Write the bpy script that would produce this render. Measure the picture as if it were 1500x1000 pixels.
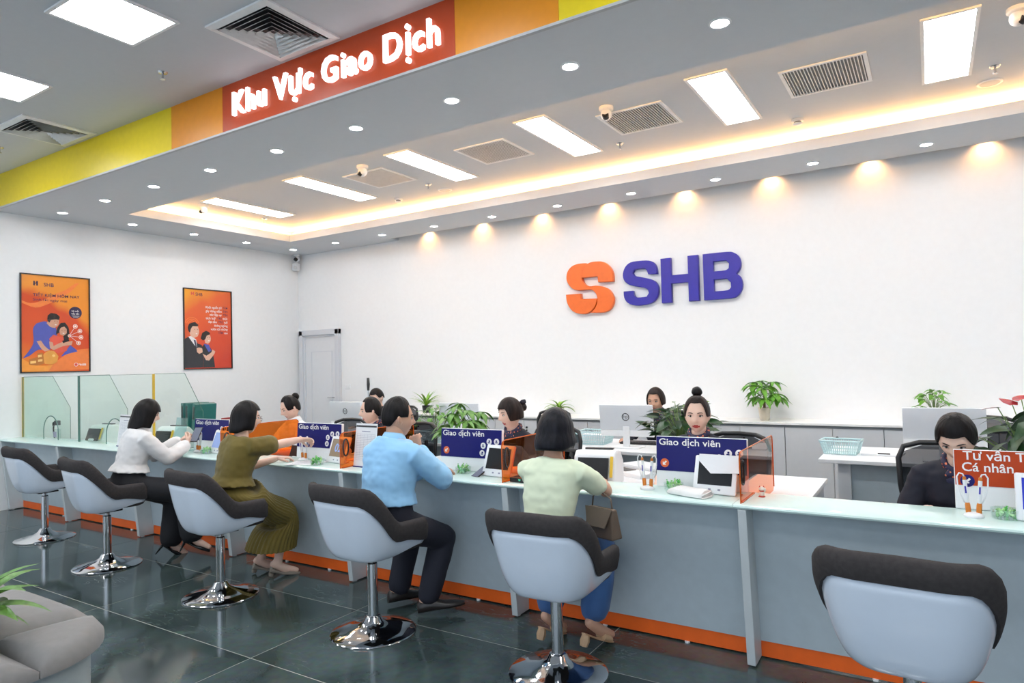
import bpy, bmesh, math, random
from mathutils import Vector, Matrix, Euler, noise
from math import sin, cos, pi, radians, sqrt, atan2, exp
random.seed(7)
S = bpy.context.scene
for o in list(bpy.data.objects): bpy.data.objects.remove(o)
COL = S.collection
# ------------------------------------------------------------------ camera, world, exposure
cam_d = bpy.data.cameras.new('camera'); cam = bpy.data.objects.new('camera', cam_d); COL.objects.link(cam)
cam_d.sensor_width = 36.0; cam_d.lens = 23.49; cam_d.clip_start = 0.05
yaw, pit, rol = -0.559882, 0.031069, -0.026604
fw = Vector((sin(yaw)*cos(pit), cos(yaw)*cos(pit), sin(pit)))
r0 = Vector((cos(yaw), -sin(yaw), 0)); u0 = r0.cross(fw)
rr = cos(rol)*r0 + sin(rol)*u0; uu = -sin(rol)*r0 + cos(rol)*u0
cam.matrix_world = Matrix(((rr.x, uu.x, -fw.x, 0), (rr.y, uu.y, -fw.y, 0), (rr.z, uu.z, -fw.z, 1.5), (0, 0, 0, 1)))
S.camera = cam
S.view_settings.view_transform = 'Standard'; S.view_settings.look = 'None'
S.view_settings.gamma = 1.0; S.view_settings.exposure = 0.10; S.view_settings.use_curve_mapping = False
W = bpy.data.worlds.new('daylight'); S.world = W; W.use_nodes = True
bg = W.node_tree.nodes['Background']; bg.inputs[0].default_value = (0.72, 0.85, 1.0, 1); bg.inputs[1].default_value = 1.7
# ------------------------------------------------------------------ materials
MATS = {}
def mat(name, col=(.8, .8, .8), rough=.5, metal=0.0, spec=.5, emit=None, es=0.0, var=.04, scale=18.0, bump=0.0, bscale=200.0, coat=0.0, stretch=None, sheen=0.0, sub=0.0):
    if name in MATS: return MATS[name]
    m = bpy.data.materials.new(name); m.use_nodes = True; nt = m.node_tree
    b = nt.nodes['Principled BSDF']; I = b.inputs
    I['Roughness'].default_value = rough; I['Metallic'].default_value = metal; I['Specular IOR Level'].default_value = spec
    I['Coat Weight'].default_value = coat; I['Sheen Weight'].default_value = sheen
    if sub: I['Subsurface Weight'].default_value = sub; I['Subsurface Radius'].default_value = (.01, .004, .002)
    tc = nt.nodes.new('ShaderNodeTexCoord'); mp = nt.nodes.new('ShaderNodeMapping')
    nt.links.new(tc.outputs['Object'], mp.inputs[0])
    if stretch: mp.inputs['Scale'].default_value = stretch
    n = nt.nodes.new('ShaderNodeTexNoise'); n.inputs['Scale'].default_value = scale; n.inputs['Detail'].default_value = 3
    nt.links.new(mp.outputs[0], n.inputs['Vector'])
    r = nt.nodes.new('ShaderNodeValToRGB'); c = col
    r.color_ramp.elements[0].color = (c[0]*(1-var), c[1]*(1-var), c[2]*(1-var), 1); r.color_ramp.elements[0].position = .3
    r.color_ramp.elements[1].color = (min(1, c[0]*(1+var)), min(1, c[1]*(1+var)), min(1, c[2]*(1+var)), 1); r.color_ramp.elements[1].position = .7
    nt.links.new(n.outputs['Fac'], r.inputs[0]); nt.links.new(r.outputs[0], I['Base Color'])
    if bump:
        n2 = nt.nodes.new('ShaderNodeTexNoise'); n2.inputs['Scale'].default_value = bscale; n2.inputs['Detail'].default_value = 2
        nt.links.new(mp.outputs[0], n2.inputs['Vector'])
        bp = nt.nodes.new('ShaderNodeBump'); bp.inputs['Strength'].default_value = bump; bp.inputs['Distance'].default_value = .004
        nt.links.new(n2.outputs['Fac'], bp.inputs['Height']); nt.links.new(bp.outputs[0], I['Normal'])
    if emit: I['Emission Color'].default_value = (*emit, 1); I['Emission Strength'].default_value = es
    MATS[name] = m; return m
def glassmat(name, tint, refl=.06, rough=.0, spec_col=(1, 1, 1)):
    if name in MATS: return MATS[name]
    m = bpy.data.materials.new(name); m.use_nodes = True; nt = m.node_tree
    nt.nodes.remove(nt.nodes['Principled BSDF']); out = nt.nodes['Material Output']
    t = nt.nodes.new('ShaderNodeBsdfTransparent'); t.inputs[0].default_value = (*tint, 1)
    g = nt.nodes.new('ShaderNodeBsdfGlossy'); g.inputs[0].default_value = (*spec_col, 1); g.inputs['Roughness'].default_value = rough
    lw = nt.nodes.new('ShaderNodeLayerWeight'); lw.inputs[0].default_value = .5; pw = nt.nodes.new('ShaderNodeMath'); pw.operation = 'POWER'; pw.inputs[1].default_value = 4; f = nt.nodes.new('ShaderNodeMath'); f.operation = 'MULTIPLY_ADD'; f.inputs[1].default_value = .6; f.inputs[2].default_value = refl*.6; nt.links.new(lw.outputs['Facing'], pw.inputs[0]); nt.links.new(pw.outputs[0], f.inputs[0])
    mx = nt.nodes.new('ShaderNodeMixShader')
    nt.links.new(f.outputs[0], mx.inputs[0]); nt.links.new(t.outputs[0], mx.inputs[1]); nt.links.new(g.outputs[0], mx.inputs[2])
    nt.links.new(mx.outputs[0], out.inputs[0]); MATS[name] = m; return m
def stone(name):
    m = bpy.data.materials.new(name); m.use_nodes = True; nt = m.node_tree; N = nt.nodes; Lk = nt.links
    b = N['Principled BSDF']; b.inputs['Roughness'].default_value = .09; b.inputs['Specular IOR Level'].default_value = .55
    g = N.new('ShaderNodeNewGeometry'); oi = N.new('ShaderNodeObjectInfo')
    ad = N.new('ShaderNodeVectorMath'); ad.operation = 'MULTIPLY_ADD'
    cb = N.new('ShaderNodeCombineXYZ')
    for i in range(3): Lk.new(oi.outputs['Random'], cb.inputs[i])
    ad.inputs[1].default_value = (9, 17, 23); Lk.new(cb.outputs[0], ad.inputs[0]); Lk.new(g.outputs['Position'], ad.inputs[2])
    n1 = N.new('ShaderNodeTexNoise'); n1.inputs['Scale'].default_value = 1.3; n1.inputs['Detail'].default_value = 5; n1.inputs['Distortion'].default_value = 1.6
    Lk.new(ad.outputs[0], n1.inputs['Vector'])
    r1 = N.new('ShaderNodeValToRGB'); e = r1.color_ramp.elements
    e[0].position = .36; e[0].color = (.040, .060, .060, 1); e[1].position = .66; e[1].color = (.095, .132, .130, 1)
    Lk.new(n1.outputs['Fac'], r1.inputs[0])
    n2 = N.new('ShaderNodeTexNoise'); n2.inputs['Scale'].default_value = 26; n2.inputs['Detail'].default_value = 4
    Lk.new(ad.outputs[0], n2.inputs['Vector'])
    mx = N.new('ShaderNodeMix'); mx.data_type = 'RGBA'; mx.blend_type = 'MULTIPLY'; mx.inputs[0].default_value = .5
    Lk.new(r1.outputs[0], mx.inputs[6]); Lk.new(n2.outputs['Color'], mx.inputs[7])
    mpv = N.new('ShaderNodeMapping'); mpv.inputs['Rotation'].default_value = (0, 0, .6); mpv.inputs['Scale'].default_value = (.6, 2.2, 1)
    Lk.new(ad.outputs[0], mpv.inputs[0])
    n3 = N.new('ShaderNodeTexNoise'); n3.inputs['Scale'].default_value = 5.0; n3.inputs['Detail'].default_value = 7; n3.inputs['Distortion'].default_value = 1.2
    Lk.new(mpv.outputs[0], n3.inputs['Vector'])
    r3 = N.new('ShaderNodeValToRGB'); e = r3.color_ramp.elements
    e[0].position = .492; e[0].color = (0, 0, 0, 1); e[1].position = .5; e[1].color = (.45, .45, .45, 1)
    x = r3.color_ramp.elements.new(.508); x.color = (0, 0, 0, 1)
    Lk.new(n3.outputs['Fac'], r3.inputs[0])
    n4 = N.new('ShaderNodeTexNoise'); n4.inputs['Scale'].default_value = 1.7; Lk.new(ad.outputs[0], n4.inputs['Vector'])
    r4 = N.new('ShaderNodeValToRGB'); r4.color_ramp.elements[0].position = .55; r4.color_ramp.elements[1].position = .7
    Lk.new(n4.outputs['Fac'], r4.inputs[0])
    ml = N.new('ShaderNodeMath'); ml.operation = 'MULTIPLY'; Lk.new(r3.outputs[0], ml.inputs[0]); Lk.new(r4.outputs[0], ml.inputs[1])
    m2 = N.new('ShaderNodeMix'); m2.data_type = 'RGBA'; Lk.new(ml.outputs[0], m2.inputs[0]); Lk.new(mx.outputs[2], m2.inputs[6]); m2.inputs[7].default_value = (.35, .4, .4, 1)
    Lk.new(m2.outputs[2], b.inputs['Base Color']); MATS[name] = m; return m
# ------------------------------------------------------------------ mesh building
class MB:
    def __init__(s): s.v = []; s.f = []; s.m = []; s.cur = 0
    def add(s, vs, fs):
        k = len(s.v); s.v += [tuple(v) for v in vs]
        for f in fs: s.f.append([k+i for i in f]); s.m.append(s.cur)
        return s
    def box(s, x0, x1, y0, y1, z0, z1, M=None):
        vs = [Vector((x, y, z)) for z in (z0, z1) for y in (y0, y1) for x in (x0, x1)]
        if M: vs = [M @ v for v in vs]
        return s.add(vs, [(0, 2, 3, 1), (4, 5, 7, 6), (0, 1, 5, 4), (2, 6, 7, 3), (0, 4, 6, 2), (1, 3, 7, 5)])
    def rbox(s, x0, x1, y0, y1, z0, z1, r=.01, M=None, seg=2):
        bm = bmesh.new(); bmesh.ops.create_cube(bm, size=1)
        for v in bm.verts: v.co = Vector(((x0+x1)/2+v.co.x*(x1-x0), (y0+y1)/2+v.co.y*(y1-y0), (z0+z1)/2+v.co.z*(z1-z0)))
        bmesh.ops.bevel(bm, geom=bm.edges[:]+bm.verts[:], offset=r, segments=seg, profile=.5, affect='EDGES')
        bm.verts.index_update()
        vs = [(M @ v.co) if M else v.co.copy() for v in bm.verts]; fs = [[v.index for v in f.verts] for f in bm.faces]
        bm.free(); return s.add(vs, fs)
    def rings(s, rings, cap0=True, cap1=True, closed=True):
        n = len(rings[0]); vs = [p for r in rings for p in r]; fs = []
        for i in range(len(rings)-1):
            for j in range(n if closed else n-1):
                a = i*n+j; b = i*n+(j+1) % n; fs.append((a, b, b+n, a+n))
        if cap0: fs.append(tuple(range(n-1, -1, -1)))
        if cap1: fs.append(tuple((len(rings)-1)*n+j for j in range(n)))
        return s.add(vs, fs)
    def lathe(s, prof, n=20, M=None, cap0=True, cap1=True, c=(0, 0, 0)):
        R = []
        for r, z in prof:
            ring = [Vector((c[0]+r*cos(2*pi*j/n), c[1]+r*sin(2*pi*j/n), c[2]+z)) for j in range(n)]
            R.append([M @ p for p in ring] if M else ring)
        return s.rings(R, cap0, cap1)
    def tube(s, pts, rad, n=8, flat=1.0, up=None):
        pts = [Vector(p) for p in pts]; R = []; ref = Vector(up) if up else None
        for i, p in enumerate(pts):
            d = (pts[min(i+1, len(pts)-1)]-pts[max(i-1, 0)]).normalized()
            if ref is None: ref = Vector((0, 0, 1)) if abs(d.z) < .9 else Vector((1, 0, 0))
            a = d.cross(ref).normalized(); b = a.cross(d).normalized()
            if not up: ref = b
            r = rad[i] if isinstance(rad, (list, tuple)) else rad
            R.append([p+a*(r*cos(2*pi*j/n))+b*(r*flat*sin(2*pi*j/n)) for j in range(n)])
        return s.rings(R)
    def prism(s, poly, d, M=None):
        # poly: 2-D points (x,y) CCW, extruded z 0..d
        n = len(poly); vs = [Vector((x, y, z)) for z in (0, d) for x, y in poly]
        if M: vs = [M @ v for v in vs]
        return s.add(vs, [tuple(range(n-1, -1, -1)), tuple(range(n, 2*n))]+[(j, (j+1) % n, n+(j+1) % n, n+j) for j in range(n)])
    def face(s, poly, M=None, z=0):
        vs = [Vector((x, y, z)) for x, y in poly]
        if M: vs = [M @ v for v in vs]
        return s.add(vs, [tuple(range(len(poly)))])
    def sphere(s, c, r, n=12, k=8, M=None):
        r = r if isinstance(r, (tuple, list)) else (r, r, r); R = []
        for i in range(1, k):
            t = pi*i/k; R.append([Vector((c[0]+r[0]*sin(t)*cos(2*pi*j/n), c[1]+r[1]*sin(t)*sin(2*pi*j/n), c[2]-r[2]*cos(t))) for j in range(n)])
        R = [[Vector((c[0], c[1], c[2]-r[2]))]*n]+R+[[Vector((c[0], c[1], c[2]+r[2]))]*n]
        if M: R = [[M @ p for p in q] for q in R]
        return s.rings(R, False, False)
    def mesh(s, name, mats, smooth=False):
        me = bpy.data.meshes.new(name); me.from_pydata(s.v, [], s.f)
        for m in (mats if isinstance(mats, (list, tuple)) else [mats]): me.materials.append(m)
        if any(s.m): me.polygons.foreach_set('material_index', s.m)
        bm = bmesh.new(); bm.from_mesh(me); bmesh.ops.remove_doubles(bm, verts=bm.verts, dist=1e-6); bmesh.ops.recalc_face_normals(bm, faces=bm.faces); bm.to_mesh(me); bm.free()
        if smooth:
            me.polygons.foreach_set('use_smooth', [True]*len(me.polygons))
            if smooth != 'all': me.set_sharp_from_angle(angle=radians(smooth if smooth > 1 else 40))
        me.update(); return me
    def build(s, name, mats, parent=None, smooth=False, bevel=0):
        o = bpy.data.objects.new(name, s.mesh(name, mats, smooth)); COL.objects.link(o)
        if parent: o.parent = parent
        if bevel:
            b = o.modifiers.new('bevel', 'BEVEL'); b.width = bevel; b.segments = 2; b.limit_method = 'ANGLE'
        return o
ORD = ('first', 'second', 'third', 'fourth', 'fifth', 'sixth', 'seventh', 'eighth', 'ninth', 'tenth', 'eleventh', 'twelfth', 'thirteenth', 'fourteenth', 'fifteenth')
def tag(o, label=None, cat=None, group=None, kind=None):
    if label: o['label'] = label
    if cat: o['category'] = cat
    if group: o['group'] = group
    if kind: o['kind'] = kind
    return o
def thing(name, label, cat, loc=(0, 0, 0), rz=0, group=None):
    o = bpy.data.objects.new(name, None); o.empty_display_size = .1; COL.objects.link(o); o.location = loc; o.rotation_euler = (0, 0, rz)
    return tag(o, label, cat, group)
def copy_tree(o, loc=None, rz=None, label=None, parent=None, group=None):
    c = o.copy(); COL.objects.link(c)
    if parent is not None: c.parent = parent
    if loc is not None: c.location = loc
    if rz is not None: c.rotation_euler = (0, 0, rz)
    if label: c['label'] = label
    if group: c['group'] = group
    for ch in o.children: copy_tree(ch, parent=c)
    return c
def frame(o, x, y=None):
    # matrix from plane coords: origin o, axes x (right) and y (up), normal = x cross y
    x = Vector(x).normalized(); y = Vector(y or (0, 0, 1)).normalized(); z = x.cross(y)
    return Matrix(((x.x, y.x, z.x, o[0]), (x.y, y.y, z.y, o[1]), (x.z, y.z, z.z, o[2]), (0, 0, 0, 1)))
def circ(cx, cy, r, n=20, ry=None, a0=0, a1=2*pi):
    full = abs(a1-a0-2*pi) < 1e-6
    return [(cx+r*cos(a0+(a1-a0)*i/(n if full else n-1)), cy+(ry or r)*sin(a0+(a1-a0)*i/(n if full else n-1))) for i in range(n)]
def rrect(x0, y0, x1, y1, r, n=5):
    P = []
    for cx, cy, a in ((x1-r, y0+r, -pi/2), (x1-r, y1-r, 0), (x0+r, y1-r, pi/2), (x0+r, y0+r, pi)):
        P += [(cx+r*cos(a+pi/2*i/(n-1)), cy+r*sin(a+pi/2*i/(n-1))) for i in range(n)]
    return P
def text_geo(txt, size, depth=0.0, bold=0.0, res=3):
    cu = bpy.data.curves.new('t', 'FONT'); cu.body = txt; cu.size = size; cu.extrude = depth/2; cu.offset = bold*size; cu.resolution_u = res
    o = bpy.data.objects.new('t', cu); COL.objects.link(o)
    me = bpy.data.meshes.new_from_object(o.evaluated_get(bpy.context.evaluated_depsgraph_get()))
    v = [p.co.copy() for p in me.vertices]; f = [list(p.vertices) for p in me.polygons]
    bpy.data.objects.remove(o); bpy.data.curves.remove(cu); bpy.data.meshes.remove(me); return v, f
def text_into(mb, txt, M, size, x=0, y=0, depth=0.0, bold=0.0, align='l', width=None, z=0):
    v, f = text_geo(txt, size, depth, bold)
    if not v: return
    a = min(p.x for p in v); b = max(p.x for p in v)
    k = width/(b-a) if width else 1
    off = {'l': -a*k, 'r': -b*k, 'c': -(a+b)*k/2}[align]
    mb.add([M @ Vector((p.x*k+off+x, p.y+y, p.z+z)) for p in v], f)
def char_advance(c, size):
    def w(t):
        v, _ = text_geo(t, size); return max(p.x for p in v)-min(p.x for p in v)
    return w('l'+c+'l')-w('ll')
# ------------------------------------------------------------------ palette
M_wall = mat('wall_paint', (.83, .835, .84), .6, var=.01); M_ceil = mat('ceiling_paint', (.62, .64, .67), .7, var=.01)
M_white = mat('white_metal', (.85, .85, .85), .35); M_grout = mat('grout', (.42, .42, .38), .7)
M_stone = stone('polished_stone')
M_lgrey = mat('light_grey_laminate', (.47, .54, .58), .38, var=.03); M_fin = mat('fin_laminate', (.56, .60, .61), .4, var=.02)
M_cab = mat('cabinet_grey', (.60, .62, .65), .4, var=.015); M_desk = mat('desk_white', (.78, .79, .80), .35, var=.015)
M_orange = mat('orange_kick', (.85, .13, .012), .4); M_blueb = mat('board_blue', (.006, .005, .125), .35, spec=.3)
M_black = mat('black_plastic', (.012, .012, .013), .35); M_dark = mat('dark_grey_plastic', (.05, .05, .055), .45)
M_chrome = mat('chrome', (.75, .75, .77), .06, 1.0, var=.01); M_steel = mat('steel', (.55, .56, .58), .25, 1.0)
M_wplas = mat('white_plastic', (.82, .83, .84), .3, var=.01)
M_led = mat('led_panel', (.9, .9, .9), .5, emit=(.965, .985, 1), es=24.0); M_down = mat('downlight_lens', (.9, .9, .9), .5, emit=(.97, .985, 1), es=50.0)
M_cove = mat('cove_led', (.9, .8, .6), .5, emit=(1, .52, .17), es=46.0); M_letter = mat('letter_glow', (.95, .95, .95), .4, emit=(1, .98, .96), es=1.15)
M_yel = mat('fascia_yellow', (.78, .60, .012), .32, var=.03); M_amb = mat('fascia_amber', (.76, .27, .008), .32, var=.03); M_red = mat('fascia_red', (.50, .058, .010), .32, var=.03)
M_lorange = mat('logo_orange', (.85, .16, .02), .35); M_lblue = mat('logo_blue', (.03, .022, .34), .35)
XL, YB, H, HU, HR = -8.844, 7.484, 3.35, 3.727, 3.55
XR, YFR = 5.2, -5.0
YF = 3.241
# ------------------------------------------------------------------ room shell
fl = tag(MB().box(XL-.2, XR, YFR, YB+.2, -.12, -.0012).build('floor', M_grout), 'dark polished grey-green stone floor laid in large tiles', 'floor', kind='structure')
TX, TY = 1.52, .76
tile_me = None
for i in range(-4, 6):
    for j in range(-10, 7):
        x0 = -3.06+TX*(i); y0 = 2.24+TY*j
        x1 = min(x0+TX, XR); y1 = min(y0+TY, YB); xa = max(x0, XL); ya = max(y0, YFR)
        if x1-xa < .05 or y1-ya < .05: continue
        full = (xa == x0 and x1 == x0+TX and ya == y0 and y1 == y0+TY)
        g = .003
        if full and tile_me:
            o = bpy.data.objects.new('tile', tile_me); COL.objects.link(o); o.parent = fl
        else:
            o = MB().box(g, x1-xa-g, g, y1-ya-g, -.0012, 0).build('tile', M_stone, fl)
            if full: tile_me = o.data
        o.location = (xa, ya, 0)
wl = tag(MB().box(XL-.15, XL, YFR, YB+.15, 0, HU+.1).build('wall_left', M_wall), 'plain white side wall with two framed posters', 'wall', kind='structure')
wb = tag(MB().box(XL, XR, YB, YB+.15, 0, HU+.1).build('wall_back', M_wall), 'plain white back wall carrying the big logo', 'wall', kind='structure')
wr = tag(MB().box(XR, XR+.15, YFR, YB+.15, 0, HU+.1).build('wall_right', M_wall), 'plain white end wall', 'wall', kind='structure')
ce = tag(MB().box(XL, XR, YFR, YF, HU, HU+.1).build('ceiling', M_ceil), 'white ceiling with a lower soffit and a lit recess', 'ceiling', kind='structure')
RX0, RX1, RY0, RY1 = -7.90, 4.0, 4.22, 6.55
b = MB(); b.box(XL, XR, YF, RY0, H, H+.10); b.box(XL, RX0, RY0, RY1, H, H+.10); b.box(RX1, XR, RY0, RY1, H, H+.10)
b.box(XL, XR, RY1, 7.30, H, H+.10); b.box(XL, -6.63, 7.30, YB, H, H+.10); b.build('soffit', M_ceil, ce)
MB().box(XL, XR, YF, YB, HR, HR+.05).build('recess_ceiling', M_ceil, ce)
b = MB(); w = .22
b.box(RX0-w-.02, RX0-w, RY0-w, RY1+w, H+.10, HR); b.box(RX1+w, RX1+w+.02, RY0-w, RY1+w, H+.10, HR)
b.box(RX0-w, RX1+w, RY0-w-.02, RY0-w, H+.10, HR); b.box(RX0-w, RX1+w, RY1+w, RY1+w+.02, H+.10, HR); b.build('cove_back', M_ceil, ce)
b = MB(); q = .03
b.box(RX0-.16, RX0-.13, RY0-.1, RY1+.1, H+.10, H+.12)
b.box(RX0-.1, RX1+.1, RY0-.16, RY0-.13, H+.10, H+.12); b.box(RX0-.1, RX1+.1, RY1+.13, RY1+.16, H+.10, H+.12)
b.build('led_strip', M_cove, ce)['label'] = 'warm glowing strip light in the cove'
# fascia with colour bands
fa = tag(MB().box(XL, XR, YF-.012, YF, H, HU).build('trim_1', M_ceil), 'coloured fascia band above the counter area', 'fascia', kind='structure')
SP = [XL, -5.35, -4.65, -2.368, -1.66, .6, 1.3, XR]
for i, m in enumerate((M_yel, M_amb, M_red, M_amb, M_yel, M_amb, M_yel)):
    MB().box(SP[i]+.001, SP[i+1]-.001, YF-.020, YF-.012, H+.012, HU).build('colour_panel', m, fa)
MB().box(XL, XR, YF-.026, YF+.0, H-.004, H+.012).build('edge_trim', mat('trim_grey', (.45, .46, .47), .4), fa)
# illuminated letters
sg = thing('sign_lettering', 'glowing white raised letters reading Khu Vực Giao Dịch on red fascia', 'sign', (-4.51, YF-.020, H+.11))
sz = .255; xx = 0; chars = []
for ch in 'Khu Vực Giao Dịch':
    if ch == ' ': xx += .07; continue
    chars.append((ch, xx)); xx += char_advance(ch, sz)
kx = 2.06/xx; pass
for ch, x in chars:
    v, f = text_geo(ch, sz, .026, .012)
    o = MB().add([(p.x*kx*.90+x*kx, -.014-p.z, p.y) for p in v], f).build('letter', M_letter, sg)
# ------------------------------------------------------------------ ceiling fittings
def panel_light(x0, x1, y0, y1, z, label, group):
    t = thing('ceiling_light', label, 'light', ((x0+x1)/2, (y0+y1)/2, z), 0, group)
    a, c = (x1-x0)/2, (y1-y0)/2; e = .022
    b = MB(); b.box(-a-e, a+e, -c-e, -c, -.012, 0); b.box(-a-e, a+e, c, c+e, -.012, 0); b.box(-a-e, -a, -c, c, -.012, 0); b.box(a, a+e, -c, c, -.012, 0)
    b.build('frame', M_white, t); MB().box(-a, a, -c, c, -.008, -.001).build('diffuser', M_led, t)
for k, xc in enumerate((-7.26, -5.77, -4.285, -2.80, -1.31, .175, 1.66, 3.15)):
    panel_light(xc-.135, xc+.135, 4.84, 5.97, HR, 'long white light panel in the recess, '+ORD[k]+' from the poster wall', 'long light panels in the recess')
for k, (xc, yc) in enumerate(((-4.25, 2.19), (-5.93, 2.19), (-7.6, 2.19), (-2.57, 2.19), (-.9, 2.19), (.8, 2.19))+tuple((x, y) for x in (-7.6, -4.25, -.9, 2.4) for y in (.2, -2.2))):  # later entries are unseen panels, added to light the ceiling and floor
    panel_light(xc-.25, xc+.25, yc-.25, yc+.25, HU, ('square white ceiling light panel in front of the amber fascia panel', 'square white ceiling light panel in front of the yellow fascia')[k] if k < 2 else 'square white light panel added out of view in the upper ceiling', 'square light panels in the upper ceiling')
def diffuser(xc, yc, label):
    t = thing('air_diffuser', label, 'air vent', (xc, yc, HU), 0, 'square air diffusers in the upper ceiling')
    R = .30
    b = MB()
    for s0, s1, z0, z1 in ((R, R-.05, -.012, -.018),): 
        for a in range(4):
            M = Matrix.Rotation(a*pi/2, 4, 'Z'); b.add([M @ Vector(p) for p in ((-s0, -s0, 0), (s0, -s0, 0), (s0, -s0, z0), (-s0, -s0, z0), (s1, -s1, z1), (-s1, -s1, z1))], [(0, 1, 2, 3), (3, 2, 4, 5)])
    b.build('frame', M_white, t)
    MB().box(-.25, .25, -.25, .25, -.002, 0).build('duct', M_black, t)
    for k in range(6):
        s0 = .24-k*.039; s1 = s0-.026; b = MB()
        for a in range(4):
            M = Matrix.Rotation(a*pi/2, 4, 'Z'); b.add([M @ Vector(p) for p in ((-s0, -s0, -.022), (s0, -s0, -.022), (s1, -s1, -.003), (-s1, -s1, -.003), (s0, -s0, -.025), (-s0, -s0, -.025), (s1, -s1, -.006), (-s1, -s1, -.006))], [(0, 1, 2, 3), (4, 7, 6, 5), (0, 4, 5, 1), (2, 6, 7, 3)])
        b.build('louvre', M_white, t)
diffuser(-3.60, 2.88, 'square louvred air diffuser beside the red sign panel')
diffuser(-6.78, 2.88, 'square louvred air diffuser beside the yellow fascia')
def downlight(x, y, z, label, group):
    t = thing('downlight', label, 'downlight', (x, y, z), 0, group)
    MB().lathe([(.062, 0), (.062, -.004), (.050, -.007), (.046, -.002)], 20, cap0=False, cap1=False).build('trim_ring', M_white, t, smooth=True)
    MB().lathe([(.047, -.0025), (.0, -.0045)], 20, cap0=False, cap1=False).build('lens', M_down, t)
for k in range(9): downlight(-8.37+k*.931, 3.73, H, 'round downlight in the soffit behind the fascia, '+ORD[k]+' from the poster wall', 'front soffit downlights')
for k in range(3): downlight(-8.40, 4.54+k*.82, H, 'round downlight in the soffit above the poster wall, '+ORD[k]+' from the fascia', 'side soffit downlights')
for k in range(-1, 13): downlight(-7.45+k*.9355, 7.01, H, 'round downlight in the soffit by the logo wall, '+ORD[k+1]+' from the poster wall', 'back soffit downlights')
for k in range(8):
    t = thing('wall_washer', 'small warm spotlight in the slot above the logo wall, '+ORD[k]+' from the door', 'spotlight', (-6.05+k*.935, 7.40, HR), 0, 'warm spotlights in the wall slot')
    MB().lathe([(.035, 0), (.035, -.10), (.028, -.10), (.026, -.07), (0, -.07)], 14, cap1=False).build('housing', M_white, t, smooth=True)
    MB().lathe([(.026, -.075), (0, -.075)], 14, cap0=False, cap1=False).build('lens', mat('warm_lens', (.9, .8, .6), .5, emit=(1, .62, .28), es=9), t)
    ld = bpy.data.lights.new('warm_spot', 'SPOT'); ld.energy = 9; ld.color = (1, .50, .20); ld.spot_size = radians(125); ld.spot_blend = 1.0; ld.shadow_soft_size = .02
    lo = bpy.data.objects.new('spot_lamp', ld); COL.objects.link(lo); lo.parent = t; lo.location = (0, 0, -.11); lo.rotation_euler = (radians(14), 0, 0)
def grille(xc, yc, label):
    t = thing('air_grille', label, 'air vent', (xc, yc, HR), 0, 'slatted return grilles in the recess'); a, c, e = .26, .26, .025
    b = MB(); b.box(-a-e, a+e, -c-e, -c, -.010, 0); b.box(-a-e, a+e, c, c+e, -.010, 0); b.box(-a-e, -a, -c, c, -.010, 0); b.box(a, a+e, -c, c, -.010, 0)
    b.build('frame', M_white, t); MB().box(-a, a, -c, c, -.001, 0).build('duct', M_black, t)
    n = 24
    for k in range(n):
        x = -a+(k+.5)*2*a/n; MB().box(-.0028, .0028, -c, c, -.010, -.003, Matrix.Translation((x, 0, 0)) @ Matrix.Rotation(.12, 4, 'Y')).build('slat', M_white, t)
def camera_dome(x, y, z, label, a):
    t = thing('security_camera', label, 'camera', (x, y, z), a, 'turret cameras on the recess ceiling')
    MB().lathe([(.058, 0), (.058, -.022), (.050, -.03), (.045, -.032)], 20).build('base', M_wplas, t, smooth=True)
    h = MB().sphere((0, 0, -.062), (.046, .046, .048), 16, 10).build('head', M_wplas, t, smooth='all')
    M = Matrix.Translation((0, -.022, -.084)) @ Matrix.Rotation(radians(65), 4, 'X')
    MB().lathe([(.027, -.012), (.027, .022), (.020, .024), (0, .024)], 14, M).build('lens', M_black, h, smooth=True)
def sprinkler(x, y, z, label):
    t = thing('sprinkler', label, 'sprinkler', (x, y, z), 0, 'ceiling sprinklers')
    MB().lathe([(.035, 0), (.032, -.006), (.012, -.008)], 16).build('escutcheon', M_steel, t, smooth=True)
    MB().lathe([(.008, -.006), (.008, -.045), (.004, -.046)], 8).build('stem', M_steel, t); MB().lathe([(.018, -.050), (.018, -.053)], 12).build('deflector', M_steel, t)
def smoke(x, y, z, l=''):
    t = thing('smoke_detector', 'small white smoke detector on the recess ceiling '+l, 'smoke detector', (x, y, z), 0, 'smoke detectors in the recess')
    MB().lathe([(.05, 0), (.05, -.018), (.042, -.022)], 18).build('base', M_wplas, t, smooth=True); MB().lathe([(.035, -.030), (.040, -.034), (.040, -.044), (.030, -.050)], 18).build('chamber', M_wplas, t, smooth=True)
    MB().lathe([(.030, -.020), (.030, -.034)], 14, cap0=False, cap1=False).build('vent_gap', M_black, t)
def speaker(x, y, z, l=''):
    t = thing('ceiling_speaker', 'round flat white speaker in the recess ceiling '+l, 'speaker', (x, y, z), 0, 'round ceiling speakers')
    MB().lathe([(.085, 0), (.083, -.006), (.068, -.008)], 22, cap1=False).build('rim', M_wplas, t, smooth=True); MB().lathe([(.067, -.006), (0, -.006)], 22, cap0=False, cap1=False).build('mesh_cover', mat('speaker_mesh', (.6, .6, .6), .6), t)
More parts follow.
